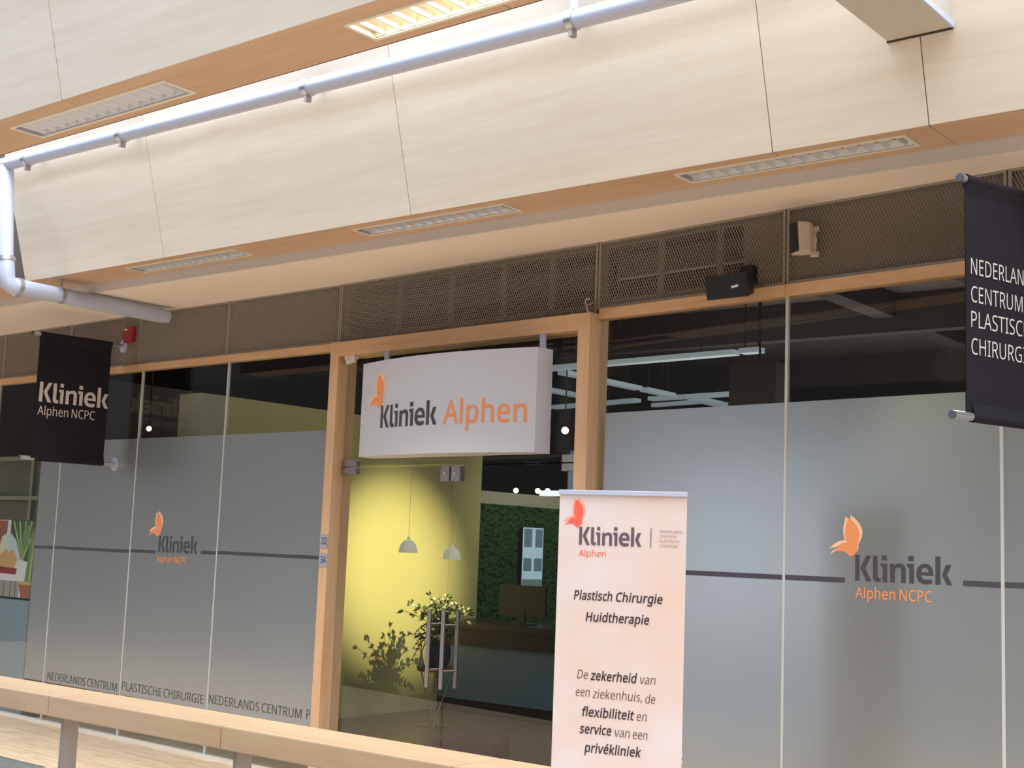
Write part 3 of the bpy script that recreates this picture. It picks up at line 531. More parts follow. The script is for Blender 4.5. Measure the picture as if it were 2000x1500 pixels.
def panel(F, xa, xb, h0, openings=()):
    ua, ub = F.uX(xa)+0.002, F.uX(xb)-0.002
    p = thing('mesh_panel', F((ua+ub)/2, 0, h0)); p.location = Vector(p.location) - Vector(wu.location); p.parent = wu
    mb = xmesh(F, ua+0.012, ub-0.012, h0+0.012, MT-0.01)
    me = mb_mesh_fast(mb, 'expanded_metal', MESHM); link('expanded_metal', me, p, kind='stuff')
    MB(F).box((ua, -0.012, h0), (ua+0.014, 0.012, MT)).box((ub-0.014, -0.012, h0), (ub, 0.012, MT)).box((ua+0.014, -0.010, h0), (ub-0.014, 0.012, h0+0.014)).box((ua+0.014, -0.010, MT-0.012), (ub-0.014, 0.012, MT)).build('panel_frame', FRAMEM, p)
    # backing board around the openings
    bb = MB(F); v0, v1 = 0.018, 0.026
    if not openings:
        bb.box((ua, v0, h0), (ub, v1, MT))
    else:
        oh0, oh1 = openings[0][2], openings[0][3]
        bb.box((ua, v0, h0), (ub, v1, oh0)); bb.box((ua, v0, oh1), (ub, v1, MT))
        c = ua
        for a, b, _, _ in openings:
            a, b = F.uX(a), F.uX(b)
            if a > c: bb.box((c, v0, oh0), (a, v1, oh1))
            c = b
        if ub > c: bb.box((c, v0, oh0), (ub, v1, oh1))
    bb.build('backing_board', BACKM, p)
    if openings:
        MB(F).box((F.uX(openings[0][0])-0.03, 0.20, h0+0.02), (F.uX(openings[-1][1])+0.03, 0.21, MT-0.01)).build('recess_shade', BLACKP, p)  # black sheet added as the deep shade behind the openings
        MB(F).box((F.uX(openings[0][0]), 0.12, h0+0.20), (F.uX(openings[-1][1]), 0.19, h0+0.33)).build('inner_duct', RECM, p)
        if len(openings) == 3: MB(F).box((F.uX(openings[0][0])+0.03, 0.075, h0+0.175), (F.uX(openings[-1][1]), 0.085, h0+0.183)).build('duct_flange', WHITEP, p)
def mb_mesh_fast(mb, name, material):
    me = bpy.data.meshes.new(name); me.from_pydata(mb.v, [], mb.f); me.materials.append(material); return me
panel(FL, -13.6, -12.05, MBL); panel(FL, -12.05, -11.28, MBL)
panel(FL, -11.28, -10.16, MBL, [(-11.20, -10.66, 1.44, 1.735)])
panel(FL, -10.16, -9.11, MBL); panel(FL, -9.11, -7.955, MBL); panel(FL, -7.955, -6.69, MBL)
panel(FD, -6.685, -4.385, 1.362, [(-6.63, -6.135, 1.425, 1.748), (-6.09, -5.64, 1.425, 1.748), (-5.595, -5.18, 1.425, 1.748), (-5.135, -4.78, 1.425, 1.748), (-4.735, -4.43, 1.425, 1.748)])
panel(FR, -4.38, -3.114, MBR, [(-4.335, -3.965, 1.445, 1.748), (-3.925, -3.565, 1.445, 1.748), (-3.525, -3.395, 1.445, 1.748)])
panel(FR, -3.11, -1.95, MBR); panel(FR, -1.946, -0.83, MBR); panel(FR, -0.826, 0.35, MBR)

# ================================================================== clinic interior
def istruct(name, a, b, m): return struct(name, MB().box(a, b), m)
istruct('ceiling', (-18, 7.0, 2.75), (4, 22, 2.95), DARKC)
istruct('wall_back', (-18, 19.0, FLR), (4, 19.2, 2.75), DKWALL)
istruct('wall_right', (0.6, 6.3, FLR), (0.75, 19, 2.75), DKWALL)
istruct('wall_left', (-18, 6.9, FLR), (-17.8, 19, 2.75), DKWALL)
# lime yellow partition with skirting, cream pillar beside it
yw = thing('wall_partition', (-8.95, 8.8, FLR), kind='structure')
MB().box((-9.05, 7.06, FLR), (-8.95, 10.65, 1.195)).build('wall_board', LIME, yw)
MB().box((-8.95, 7.06, FLR), (-8.938, 10.65, FLR+0.16)).build('skirting', LIME, yw)
istruct('trim_8', (-8.95, 6.75, FLR), (-8.66, 6.98, 1.155), CREAMW)
istruct('wall_partition', (-10.60, 6.55, FLR), (-10.5, 9.5, 1.4), DKWALL)
mw = thing('wall_moss', (-9.1, 13, FLR), kind='structure')
MB().box((-9.25, 10.66, FLR), (-9.12, 15.5, 0.60)).build('wall_board', CREAMW, mw)
mo = MB(); nx, nz = 150, 60
for i in range(nx+1):
    for j in range(nz+1):
        mo.v.append((-9.105 + random.uniform(-0.012, 0.03), 10.67 + i*(4.8/nx) + random.uniform(-.01, .01), -1.3 + j*(1.765/nz)))
for i in range(nx):
    for j in range(nz):
        a = i*(nz+1)+j; mo.f.append((a, a+nz+1, a+nz+2, a+1))
link('moss', mb_mesh_fast(mo, 'moss', MOSS), mw, kind='stuff')
# added glowing panel in place of a building reflected in the door glass
sc = thing('building_reflection', (-9.03, 11.67, -0.63), 'tall narrow glowing panel standing in for a reflected pale building, at the green moss wall', 'reflection')
MB().box((-9.06, 11.48, -0.64), (-9.035, 11.865, 0.245)).build('reflection_frame', BLACKP, sc)
SKYB = mat('mirrored_pale_wall', (176, 204, 220), 0.5, emit=0.5); SKYD = mat('mirrored_windows', (108, 130, 142), 0.5, emit=0.32)
SKYG = mat('mirrored_street', (120, 138, 140), 0.5, emit=0.28); SKYK = mat('mirrored_dark_band', (40, 48, 56), 0.5, emit=0.15)
MB().box((-9.034, 11.49, -0.63), (-9.031, 11.855, 0.235)).build('mirrored_building', SKYB, sc)
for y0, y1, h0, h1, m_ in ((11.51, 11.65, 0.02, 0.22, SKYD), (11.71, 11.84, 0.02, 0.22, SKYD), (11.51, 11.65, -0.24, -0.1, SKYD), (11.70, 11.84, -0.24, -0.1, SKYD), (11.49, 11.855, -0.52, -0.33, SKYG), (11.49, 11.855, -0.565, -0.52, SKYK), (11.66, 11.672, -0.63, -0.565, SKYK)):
    MB().box((-9.0305, y0, h0), (-9.0295, y1, h1)).build('mirrored_building_patch', m_, sc)
# counter built in place of the handrail reflected in the door glass
ct = thing('mirrored_rail_counter', (-7.4, 10.1, FLR), 'long dark brown counter with slate blue front, standing in for the mirrored handrail', 'counter')
MB().box((-8.9, 9.95, -0.79), (-4.9, 10.55, -0.727)).build('mirrored_rail_top', COUNTB, ct)
MB().box((-8.88, 10.0, -0.95), (-4.92, 10.5, -0.79)).build('mirrored_rail_apron', COUNTB, ct)
MB().box((-8.88, 10.02, -1.47), (-4.92, 10.48, -0.95)).build('mirrored_rail_front', COUNTG, ct)
MB().box((-8.86, 10.05, FLR), (-4.94, 10.45, -1.47)).build('reflection_base', COUNTB, ct)
mo_ = thing('computer_monitor', (-8.0, 10.2, -0.727), 'black computer monitor seen from behind on the dark brown stand-in counter', 'monitor')
MB().box((-8.28, 10.2, -0.66), (-7.72, 10.23, -0.35)).build('screen_case', BLACKP, mo_, bevel=0.004)
MB().box((-8.04, 10.19, -0.715), (-7.96, 10.22, -0.6)).build('neck', BLACKP, mo_)
MB().box((-8.12, 10.12, -0.727), (-7.88, 10.3, -0.715)).build('foot', BLACKP, mo_)
# pouf
pf = thing('seat_cube', (-6.35, 7.75, FLR), 'dark maroon cube pouf on the clinic floor behind the right door', 'pouf')
MAROON = mat('maroon_fabric', (66, 30, 36), 0.85, var=0.1, scale=20)
FP = Fr(-5.98, 7.12, 24)
MB(FP).box((-0.22, -0.2, FLR+0.02), (0.22, 0.2, -1.29)).build('cushion', MAROON, pf, bevel=0.015)
MB(FP).box((-0.2, -0.18, FLR), (0.2, 0.18, FLR+0.02)).build('base', BLACKP, pf)

# plant stand with pot
PX, PY = -8.07, 9.08
st = thing('plant_stand', (PX, PY, FLR), 'round tray plant stand on thin splayed wire legs by the yellow wall', 'plant stand')
TRAYM = mat('wood_tray', (150, 112, 78), 0.5); WIREM = mat('cream_wire', (190, 180, 150), 0.5)
MB().lathe([(0.0, -1.115), (0.17, -1.115), (0.18, -1.075), (0.172, -1.075), (0.165, -1.103), (0.0, -1.103)], (PX, PY)).build('tray', TRAYM, st)
for k in range(4):
    a = k*math.pi/2 + 0.66; c, s_ = math.cos(a), math.sin(a)
    MB().tube([(PX+0.14*c, PY+0.14*s_, -1.117), (PX+0.08*c, PY+0.08*s_, -1.32), (PX+0.02*c, PY+0.02*s_, -1.50), (PX+0.022*c, PY+0.022*s_, -1.555), (PX+0.05*c, PY+0.05*s_, -1.588), (PX+0.16*c, PY+0.16*s_, -1.592)], 0.006, 8).build('leg', WIREM, st)
pp = thing('potted_plant', (PX+0.02, PY, -1.103), 'leafy plant with cream blossoms in a dark slate pot on the wire stand', 'plant')
POTM = mat('slate_pot', (52, 60, 68), 0.6); LEAFM = mat('dark_leaf', (84, 106, 52), 0.6, var=0.4, scale=30); FLOWM = mat('cream_blossom', (250, 244, 200), 0.7); STEMM = mat('plant_stem', (74, 66, 44), 0.7)
c0 = (PX+0.02, PY)
MB().lathe([(0.0, -1.103), (0.07, -1.103), (0.1, -1.03), (0.108, -0.95), (0.1, -0.87), (0.092, -0.855), (0.085, -0.87), (0.0, -0.88)], c0).build('pot', POTM, pp)
rnd = random.Random(5)
stems, leaves, flowers = MB(), MB(), MB()
def leafq(mb, p, d, L_, W_):
    d = d.normalized(); s_ = d.cross(Vector((rnd.uniform(-1,1), rnd.uniform(-1,1), rnd.uniform(.2,1)))).normalized()
    p = Vector(p)
    mb.add([p, p+d*L_*0.45+s_*W_, p+d*L_+Vector((0,0,-0.15*L_)), p+d*L_*0.45-s_*W_], [(0, 1, 2, 3)])
for k in range(46):
    a = rnd.uniform(0, math.tau); out = rnd.uniform(0.06, 0.34); hh = rnd.uniform(0.08, 0.42) - 0.35*max(0, out-0.22)
    p0 = Vector((c0[0], c0[1], -0.88)); p3 = Vector((c0[0]+out*math.cos(a), c0[1]+out*math.sin(a), -0.87+hh))
    p1 = p0 + Vector((0.02*math.cos(a), 0.02*math.sin(a), hh*0.7)); pts = []
    for i in range(7):
        t = i/6; pts.append(p0*(1-t)**2 + p1*2*t*(1-t) + p3*t*t)
    stems.tube(pts, 0.0025, 5)
    for i in range(2, 7):
        for j in range(4):
            d = (pts[i]-pts[i-1]) + Vector((rnd.uniform(-1,1), rnd.uniform(-1,1), rnd.uniform(-.8,.8)))*0.07
            leafq(leaves, pts[i] + Vector((rnd.uniform(-.012,.012),)*3), d, rnd.uniform(0.036, 0.07), rnd.uniform(0.010, 0.019))
    if rnd.random() < 0.8:
        for j in range(8):
            d = Vector((rnd.uniform(-1,1), rnd.uniform(-1,1), rnd.uniform(-.3,1)))
            leafq(flowers, p3+d*0.014, d, 0.032, 0.015)
for sgn in (0.0, 0.6, 1.1):   # trailing fern fronds on the left
    base = Vector((c0[0], c0[1], -0.87)); tip = base + Vector((0.05*sgn, -0.32-0.08*sgn, 0.1-0.2*sgn))
    pts = [base.lerp(tip, t/10) + Vector((0, 0, 0.12*math.sin(math.pi*t/10))) for t in range(11)]
    stems.tube(pts, 0.003, 5)
    for i in range(2, 11):
        for q in (-1, 1): leafq(leaves, pts[i], Vector((q*0.6, -0.3, -0.5)), 0.085*(1-i/14), 0.008)
stems.build('stems', STEMM, pp, kind='stuff')
link('foliage', mb_mesh_fast(leaves, 'foliage', LEAFM), pp, kind='stuff')
link('blossoms', mb_mesh_fast(flowers, 'blossoms', FLOWM), pp, kind='stuff')
vs_ = thing('bud_vase', (PX-0.1, PY-0.1, -1.103), 'small glass bud vase with dried sprigs left of the dark pot', 'vase')
MB().lathe([(0.0, -1.103), (0.022, -1.103), (0.028, -1.05), (0.012, -0.99), (0.01, -0.95), (0.013, -0.94)], (PX-0.1, PY-0.1), 16).build('vase_body', mat('pale_glass_vase', (170, 176, 160), 0.15), vs_)
sp_ = MB()
for k in range(5):
    a = k*1.3; sp_.tube([(PX-0.1, PY-0.1, -0.96), (PX-0.1+0.03*math.cos(a), PY-0.1+0.04*math.sin(a), -0.88)], 0.0025, 5)
    for j in range(5): leafq(sp_, (PX-0.1+0.03*math.cos(a), PY-0.1+0.04*math.sin(a), -0.9+0.012*j), Vector((rnd.uniform(-1,1), rnd.uniform(-1,1), 0.4)), 0.02, 0.006)
sp_.build('sprigs', STEMM, vs_, kind='stuff')

# white dome pendants mirrored in the door glass, built as glowing solid lamps
SHADE = mat('mirrored_opal_shade', (224, 222, 200), 0.5, emit=0.35)
def pendant(x, y, h, label):
    r = thing('mirrored_pendant', (x, y, h), label, 'lamp', 'reflected white dome pendants in front of the yellow wall')
    MB().lathe([(0.072, h), (0.070, h+0.026), (0.06, h+0.061), (0.039, h+0.088), (0.013, h+0.1), (0.0105, h+0.122), (0.0, h+0.122)], (x, y), 24).build('mirrored_shade', SHADE, r)
    MB().lathe([(0.066, h+0.002), (0.052, h+0.044), (0.0, h+0.07)], (x, y), 20).build('mirrored_bulb', mat('mirrored_pendant_bulb', (255, 240, 200), 0.5, emit=0.7), r)
    MB().tube([(x, y, h+0.12), (x, y, 2.75)], 0.0012, 6).build('mirrored_cord', WHITEP, r)
pendant(-7.0, 7.49, -0.063, 'left one of two white dome pendant lamp reflections before the yellow wall')
pendant(-7.0, 8.0, -0.105, 'right one of two white dome pendant lamp reflections, at the door joint')

# dark open ceiling: beams, light gutters on rods, ducts, track spots
for k, y in enumerate((8.3, 10.2, 12.9, 16.6)):
    o = MB().box((-17, y, 2.35), (0.5, y+0.16, 2.75)).build('roof_beam', DARKB, None, (-8, y, 2.35))
    setp(o, ('nearest', 'second', 'third', 'farthest')[k] + ' dark roof beam crossing the clinic ceiling', 'beam', 'dark roof beams over the clinic')
for k, x in enumerate((-12.6, -11.1, -5.6, -4.2, -1.6)):
    o = MB().box((x, 7.1, 2.5), (x+0.22, 18.9, 2.74)).build('air_duct', DARKB, None, (x, 12, 2.5))
    setp(o, ('dark ceiling duct farthest left, above the shop partition', 'dark ceiling duct left of the green moss wall', 'dark ceiling duct above the glass doors', 'dark ceiling duct behind the right door post', 'dark ceiling duct over the rightmost glazing')[k], 'duct', 'dark ducts under the clinic ceiling')
def gutter(a, b, label, wd=0.13):
    a = Vector(a); b = Vector(b); d = (b-a).normalized(); q = Vector((-d.y, d.x, 0))*wd/2
    r = thing('light_gutter', (a+b)/2, label, 'ceiling light', 'pale suspended light gutters in the clinic')
    z = Vector((0, 0, 0.05))
    MB().hexa([a-q, b-q, b+q, a+q, a-q+z, b-q+z, b+q+z, a+q+z]).build('channel', GUTTER, r)
    for t in (0.15, 0.85):
        p = a.lerp(b, t); MB().tube([p+z, Vector((p.x, p.y, 2.745))], 0.006, 6).build('rod', DARKB, r)
gutter((-9.3, 11.82, 2.0), (-6.5, 11.6, 2.0), 'longest pale light gutter, nearest behind the right-hand glazing')
gutter((-6.42, 11.58, 2.0), (-6.2, 11.56, 2.0), 'short stub of pale light gutter at the right end of the longest one')
gutter((-9.03, 12.1, 2.0), (-9.03, 13.68, 2.0), 'pale light gutter running away from the left end of the longest one')
gutter((-9.02, 13.8, 2.0), (-9.02, 14.45, 2.0), 'pale light gutter continuing away to the far crossing')
gutter((-11.4, 15.1, 2.0), (-9.75, 14.77, 2.0), 'far pale light gutter left of the crossing')
gutter((-9.5, 14.7, 2.0), (-8.2, 14.6, 2.0), 'far pale light gutter right of the crossing')
gutter((-9.88, 15.35, 2.0), (-9.05, 15.2, 2.0), 'farthest thin pale light gutter behind the crossing', 0.08)
gutter((-8.93, 14.85, 2.0), (-8.95, 15.6, 2.0), 'far pale light gutter running away from the crossing', 0.2)
gutter((-10.2, 13.3, 2.0), (-10.2, 14.2, 2.0), 'pale light gutter running away, seen beside the sign', 0.12)
gb = setp(MB().box((-6.35, 11.2, 1.35), (-5.85, 11.5, 1.85)).box((-6.11, 11.34, 1.85), (-6.09, 11.36, 2.75)).build('loudspeaker_box', DARKB, None, (-6.1, 11.35, 1.35), bevel=0.01), 'dark hanging box at the right end of the longest light gutter', 'box')
def tracklamp(x, y, h, label, r_=0.06, warm=False):
    t = thing('spot_lamp', (x, y, h), label, 'spotlight', 'lit spotlights in the clinic')
    d = Vector((-x, -y, -h)).normalized()
    p = Vector((x, y, h))
    MB().tube([p - d*0.14, p], r_, 14).build('spot_body', BLACKP, t)
    MB().tube([p + d*0.001, p + d*0.006], r_*0.82, 14).build('lens', SPOTW, t)
    MB().tube([p - d*0.08, Vector((p.x-d.x*0.08, p.y-d.y*0.08, 2.75))], 0.008, 6).build('stem', BLACKP, t)
tracklamp(-9.85, 7.12, 0.93, 'single lit round spotlight behind the left glazing, by the pillar', 0.028)
for k, (x, y, h) in enumerate(((-12.75, 16.0, 0.885), (-12.25, 15.9, 0.875), (-11.95, 15.75, 0.865))):
    tracklamp(x, y, h, ('left', 'middle', 'right')[k] + ' one of three tiny lit spotlights above the moss wall', 0.05)
tracklamp(-8.85, 11.95, 1.335, 'left of two warm lit spotlights beside the sign', 0.05)
tracklamp(-8.5, 11.8, 1.34, 'right of two warm lit spotlights beside the sign', 0.05)
tl_ = thing('tube_light', (-11.6, 15.6, 0.78))
MB().box((-11.65, 15.565, 0.86), (-11.64, 15.575, 2.745)).build('rod', BLACKP, tl_)
o = tl_; MB().box((-11.95, 15.55, 0.78), (-11.3, 15.6, 0.86)).build('diffuser', mat('lit_strip', (236, 240, 250), 0.5, emit=1.3), tl_)
setp(o, 'short bright tube light above the moss wall, at the roll-up banner corner', 'light')
# neighbouring shop with its poster
ps = thing('cactus_poster', FL(FL.uX(-11.0), 0.1, -0.6), 'large colour poster of cacti and pots in the neighbouring shop window', 'poster')
# poster: flat print of cacti, pots and a white crate
def flat(name, F, v, pts, m, parent):
    vs, fs = fill([pts]); return put((vs, fs), name, parent, m, lambda u, h: F(u, v, h))
U = lambda x: FL.uX(x)
pb = MB(FL).box((U(-11.75), 0.1, -0.6), (U(-10.63), 0.11, 0.085)).build('poster_sheet', mat('poster_white', (224, 220, 216), 0.6), ps)
PALM = mat('poster_palm', (84, 96, 66), 0.6); CACT = mat('poster_cactus', (110, 136, 80), 0.6); CACTL = mat('poster_cactus_light', (160, 190, 112), 0.6)
TERR = mat('poster_terracotta', (160, 92, 66), 0.6); REDV = mat('poster_red', (140, 44, 36), 0.6); OCH = mat('poster_ochre', (206, 160, 104), 0.6); GRW = mat('poster_grey_wood', (158, 150, 146), 0.6); PDARK = mat('poster_dark_green', (66, 74, 52), 0.6)
def pp_(n, pts, m, v): flat(n, FL, v, [(U(-11.32 + a*0.69), -0.6 + b*0.685) for a, b in pts], m, ps)
pp_('poster_foliage', [(0.30, 0.55), (1.0, 0.42), (1.0, 1.0), (0.30, 1.0)], PDARK, 0.0995)
for k in range(9):
    a = 0.35 + k*0.075
    pp_('poster_palm_leaf', [(0.62, 0.48), (a, 0.99), (a+0.035, 0.99), (0.66, 0.48)], PALM if k % 2 else CACTL, 0.0992-k*1e-5)
pp_('poster_wall', [(-0.6, 0.3), (0.12, 0.3), (0.2, 0.6), (0.22, 0.99), (-0.6, 0.99)], TERR, 0.0989)
pp_('poster_cactus_arm', [(0.62, 0.62), (0.68, 0.60), (0.78, 0.68), (0.80, 0.86), (0.74, 0.95), (0.66, 0.93), (0.62, 0.80)], CACT, 0.0987)
pp_('poster_cactus', [(0.74, 0.2), (0.98, 0.2), (1.0, 0.7), (0.97, 0.84), (0.9, 0.9), (0.83, 0.84), (0.8, 0.6)], CACT, 0.0986)
pp_('poster_cactus_rib', [(0.84, 0.22), (0.88, 0.22), (0.93, 0.8), (0.9, 0.84)], CACTL, 0.0985)
pp_('poster_figure', [(0.1, 0.44), (0.3, 0.42), (0.55, 0.46), (0.6, 0.5), (0.46, 0.74), (0.32, 0.83), (0.2, 0.8), (0.1, 0.62)], mat('poster_pale_cloth', (196, 204, 210), 0.6), 0.0984)
pp_('poster_white_cactus', [(0.04, 0.45), (0.2, 0.45), (0.26, 0.66), (0.2, 0.82), (0.1, 0.78), (0.03, 0.6)], mat('poster_white_cactus', (214, 214, 190), 0.6), 0.0983)
pp_('poster_ochre_cactus', [(0.1, 0.36), (0.46, 0.36), (0.52, 0.5), (0.4, 0.62), (0.3, 0.58), (0.22, 0.62), (0.1, 0.55), (-0.05, 0.58), (-0.05, 0.48)], OCH, 0.0982)
pp_('poster_pot', [(0.02, 0.28), (0.5, 0.28), (0.54, 0.37), (0.0, 0.39)], REDV, 0.0981)
pp_('poster_crate_top', [(-0.6, 0.2), (0.62, 0.2), (0.66, 0.29), (-0.6, 0.31)], mat('poster_crate_white', (226, 214, 216), 0.6), 0.098)
pp_('poster_crate', [(-0.6, 0.0), (0.62, 0.0), (0.62, 0.21), (-0.6, 0.21)], GRW, 0.0979)
for a in (0.1, 0.24, 0.4, 0.52): pp_('poster_crate_gap', [(a, 0.0), (a+0.02, 0.0), (a+0.015, 0.2), (a, 0.2)], PDARK, 0.0978)
pp_('poster_big_pot', [(0.68, 0.0), (0.98, 0.0), (1.0, 0.2), (0.6, 0.2)], TERR, 0.0977)
pp_('poster_pot_rim', [(0.6, 0.17), (1.0, 0.17), (1.0, 0.21), (0.58, 0.21)], OCH, 0.0976)
pd = setp(MB(FL).box((U(-12.4), 0.12, FLR), (U(-10.68), 0.5, -0.62)).build('reflection_block', mat('pale_blue_grey_reflection', (132, 148, 158), 0.5), None, FL(U(-11.5), 0.3, FLR), bevel=0.004), 'pale blue-grey block standing in for the glass reflection under the cactus poster', 'reflection_base')  # added block, its pale blue imitates the reflection in the shop glass
sf = thing('shop_partition', FL(U(-11.6), 0.9, FLR), 'olive partition with pale glazing bars in the neighbouring shop', 'partition')
OLIVE = mat('olive_shop_wall', (104, 100, 84), 0.8); PALEB = mat('pale_glazing_bar', (150, 146, 124), 0.6)
MB(FL).box((U(-14.5), 0.9, FLR), (U(-10.55), 0.95, 0.75)).build('wall_board', OLIVE, sf)
for x in (-13.4, -12.2, -11.3): MB(FL).box((U(x), 0.86, FLR), (U(x)+0.05, 0.9, 0.75)).build('glazing_bar', PALEB, sf)
for h in (0.70, 0.30): MB(FL).box((U(-14.5), 0.855, h), (U(-10.55), 0.9, h+0.04)).build('glazing_bar', PALEB, sf)

# ---- recessed luminaires
def luminaire(x0, x1, y0, y1, label, lit=False):
    r = thing('recessed_luminaire', ((x0+x1)/2, (y0+y1)/2, 1.85), label, 'ceiling light', 'louvered luminaires recessed in the wooden beams')
    z = 1.8465; fwid = 0.016
    fr = MB()
    fr.box((x0, y0, z-0.004), (x1, y0+fwid, z+0.002)).box((x0, y1-fwid, z-0.004), (x1, y1, z+0.002)).box((x0, y0+fwid, z-0.004), (x0+fwid, y1-fwid, z+0.002)).box((x1-fwid, y0+fwid, z-0.004), (x1, y1-fwid, z+0.002))
    fr.build('frame', LACQ, r, bevel=0.001)
    a, b, c, d = x0+fwid, x1-fwid, y0+fwid, y1-fwid
    t = 0.075
    MB().hexa([Vector(p) for p in ((a-.003, c-.003, z), (b+.003, c-.003, z), (b+.003, c, z), (a-.003, c, z), (a-.003, c-.003, z+t), (b+.003, c-.003, z+t), (b+.003, c, z+t), (a-.003, c, z+t))]).box((a-.003, d, z), (b+.003, d+.003, z+t)).box((a-.003, c, z), (a, d, z+t)).box((b, c, z), (b+.003, d, z+t)).box((a, c, z+t), (b, d, z+t+0.004)).build('housing', REFL, r)
    n = 14
    lm = None
    for k in range(n):
        xx = a + (b-a)*(k+0.5)/n
        if lm is None:
            # wedge blade: wide at top, narrow at the lower edge, curved faces
            m_ = MB()
            prof = [(-0.003, 0.002), (-0.010, 0.018), (-0.024, 0.034), (0.024, 0.034), (0.010, 0.018), (0.003, 0.002)]
            m_.prism([Vector((xx+px_, c+0.001, z+pz)) for px_, pz in prof], Vector((0, d-c-0.002, 0)))
            lm = m_.build('louver', LOUV, r); x_first = xx
        else:
            copy_to(lm, r, (xx-x_first, 0, 0))
    for s_ in (c, d-0.012):
        MB().prism([Vector((a, s_ + (0 if s_ == c else 0.012), z+0.002)), Vector((a, s_ + (0.003 if s_ == c else 0.009), z+0.002)), Vector((a, s_ + (0.014 if s_ == c else -0.002), z+0.034)), Vector((a, s_ + (0 if s_ == c else 0.012), z+0.034))], Vector((b-a, 0, 0))).build('side_reflector', LOUV, r)
    MB().tube([(a+0.02, (c+d)/2, z+0.055), (b-0.02, (c+d)/2, z+0.055)], 0.011, 10).build('tube', LAMP_ON if lit else WHITEP, r)
    return r
luminaire(*LUP[1], 3.158, 3.332, 'unlit louvered luminaire at the left in the nearer, upper wooden beam')
luminaire(*LUP[2], 3.158, 3.332, 'lit louvered luminaire glowing warm yellow in the nearer, upper wooden beam', True)
luminaire(*LLO[0], 5.398, 5.568, 'left of three unlit louvered luminaires under the farther wooden beam')
luminaire(*LLO[1], 5.398, 5.568, 'middle of three unlit louvered luminaires under the farther wooden beam')
luminaire(*LLO[2], 5.398, 5.568, 'right of three unlit louvered luminaires under the farther wooden beam')
lamp('luminaire_glow', 'AREA', (-2.815, 3.245, 1.86), 12, (1.0, 0.8, 0.45), (-2.815, 3.245, 0), shape='RECTANGLE', size=1.1, size_y=0.1)

# ---- pipes
def arc(c, a, b, n=8):
    return [c + (a*math.cos(t*math.pi/2/n) + b*math.sin(t*math.pi/2/n)) for t in range(n+1)]
rp = thing('sprinkler_pipe', (-5.6, 4.995, 2.6), 'long white pipe running along the face of the farther wooden beam', 'pipe')
MB().tube([(-11.5, 4.985, 2.655), (-8.83, 4.988, 2.64), (-3.3, 5.005, 2.575), (-2.5, 5.007, 2.566)], 0.048, 20).build('pipe_run', WHITEM, rp)
def clamp(x, label=None):
    k = (x+8.83)/5.53; h = 2.64-0.065*k; y = 4.988+0.017*k
    c = MB().tube([(x-0.02, y, h), (x+0.02, y, h)], 0.055, 20).build('pipe_clamp', ALU, rp)
    MB().box((x-0.012, y-0.02, h-0.085), (x+0.012, y+0.02, h-0.05)).build('clamp_bolt', STEEL, c)
    MB().tube([(x, y, h), (x, y+0.02+0.12, h+0.02)], 0.008, 8).build('clamp_stud', STEEL, c)
for x in (-8.55, -7.42, -5.63, -3.74): clamp(x)
MB().tube([(-3.735, 5.005, 2.63), (-3.735, 5.005, 2.72)], 0.02, 12).build('tee_socket', WHITEM, rp)
MB().tube([(-3.735, 5.005, 2.72), (-3.735, 5.005, 3.6)], 0.028, 16).build('hanger_tube', WHITEM, rp)
dp = thing('down_pipe', (-8.68, 5.0, 1.73), 'thick white pipe dropping at the left edge and bending toward the shop front', 'pipe')
P1 = Vector((-8.83, 4.988, 2.62)); P2 = Vector((-8.68, 4.975, 1.735))
MB().tube([P1, (-8.70, 4.975, 1.86)], 0.052, 20).build('vertical_pipe', WHITEM, dp)
MB().tube([(-8.708, 4.975, 1.90), (-8.70, 4.975, 1.86), (-8.70, 4.98, 1.80), (-8.70, 4.995, 1.755), (-8.69, 5.03, 1.732), (-8.688, 5.07, 1.728)], [0.062, 0.062, 0.064, 0.064, 0.062, 0.062], 20).build('elbow', WHITEM, dp)
MB().tube([(-8.715, 4.975, 1.925), (-8.708, 4.975, 1.895)], 0.070, 20).build('coupling', ALU, dp)
MB().tube([(-8.688, 5.06, 1.728), (-8.688, 5.09, 1.726)], 0.070, 20).build('coupling', ALU, dp)
MB().tube([(-8.688, 5.06, 1.730), (-8.64, 6.28, 1.712), (-8.63, 6.345, 1.711)], [0.058, 0.058, 0.050], 24).build('horizontal_pipe', WHITEM, dp)
MB().tube([(-8.675, 5.40, 1.727), (-8.674, 5.432, 1.7265)], 0.0605, 20).build('pipe_clamp', ALU, dp)
MB().tube([(-8.675, 5.416, 1.78), (-8.675, 5.416, 1.85)], 0.006, 8).build('hanger_rod', STEEL, dp)
ol = setp(MB().tube([(-11.5, 5.2, 2.08), (-9.12, 5.2, 2.0)], 0.03, 12).build('small_pipe', WHITEM, None, (-9.5, 5.2, 2.0)), 'thin pale pipe behind the down pipe at the left edge', 'pipe')

# ---- square duct coming out of the beam, top right
gd = thing('box_duct', (-2.08, 5.2, 2.215), 'beige rectangular box duct projecting from the wooden beam at the top right', 'duct')
DUCTM = mat('beige_duct_sheet', (186, 178, 168), 0.6)
MB().box((-2.218, 3.6, 2.214), (-1.938, 5.228, 2.217)).build('bottom_sheet', DUCTM, gd)
MB().box((-2.218, 3.6, 2.217), (-2.215, 5.228, 2.6)).box((-1.941, 3.6, 2.217), (-1.938, 5.228, 2.6)).box((-2.218, 3.6, 2.6), (-1.938, 5.1, 2.603)).build('side_sheets', DUCTM, gd)
MB().box((-1.940, 3.6, 2.212), (-1.928, 5.222, 2.236)).build('highlight_strip', WHITEM, gd)  # white strip paints the highlight along the lower duct edge
MB().box((-2.222, 5.219, 2.208), (-1.936, 5.231, 2.216)).build('joint_strip', COUNTB, gd)

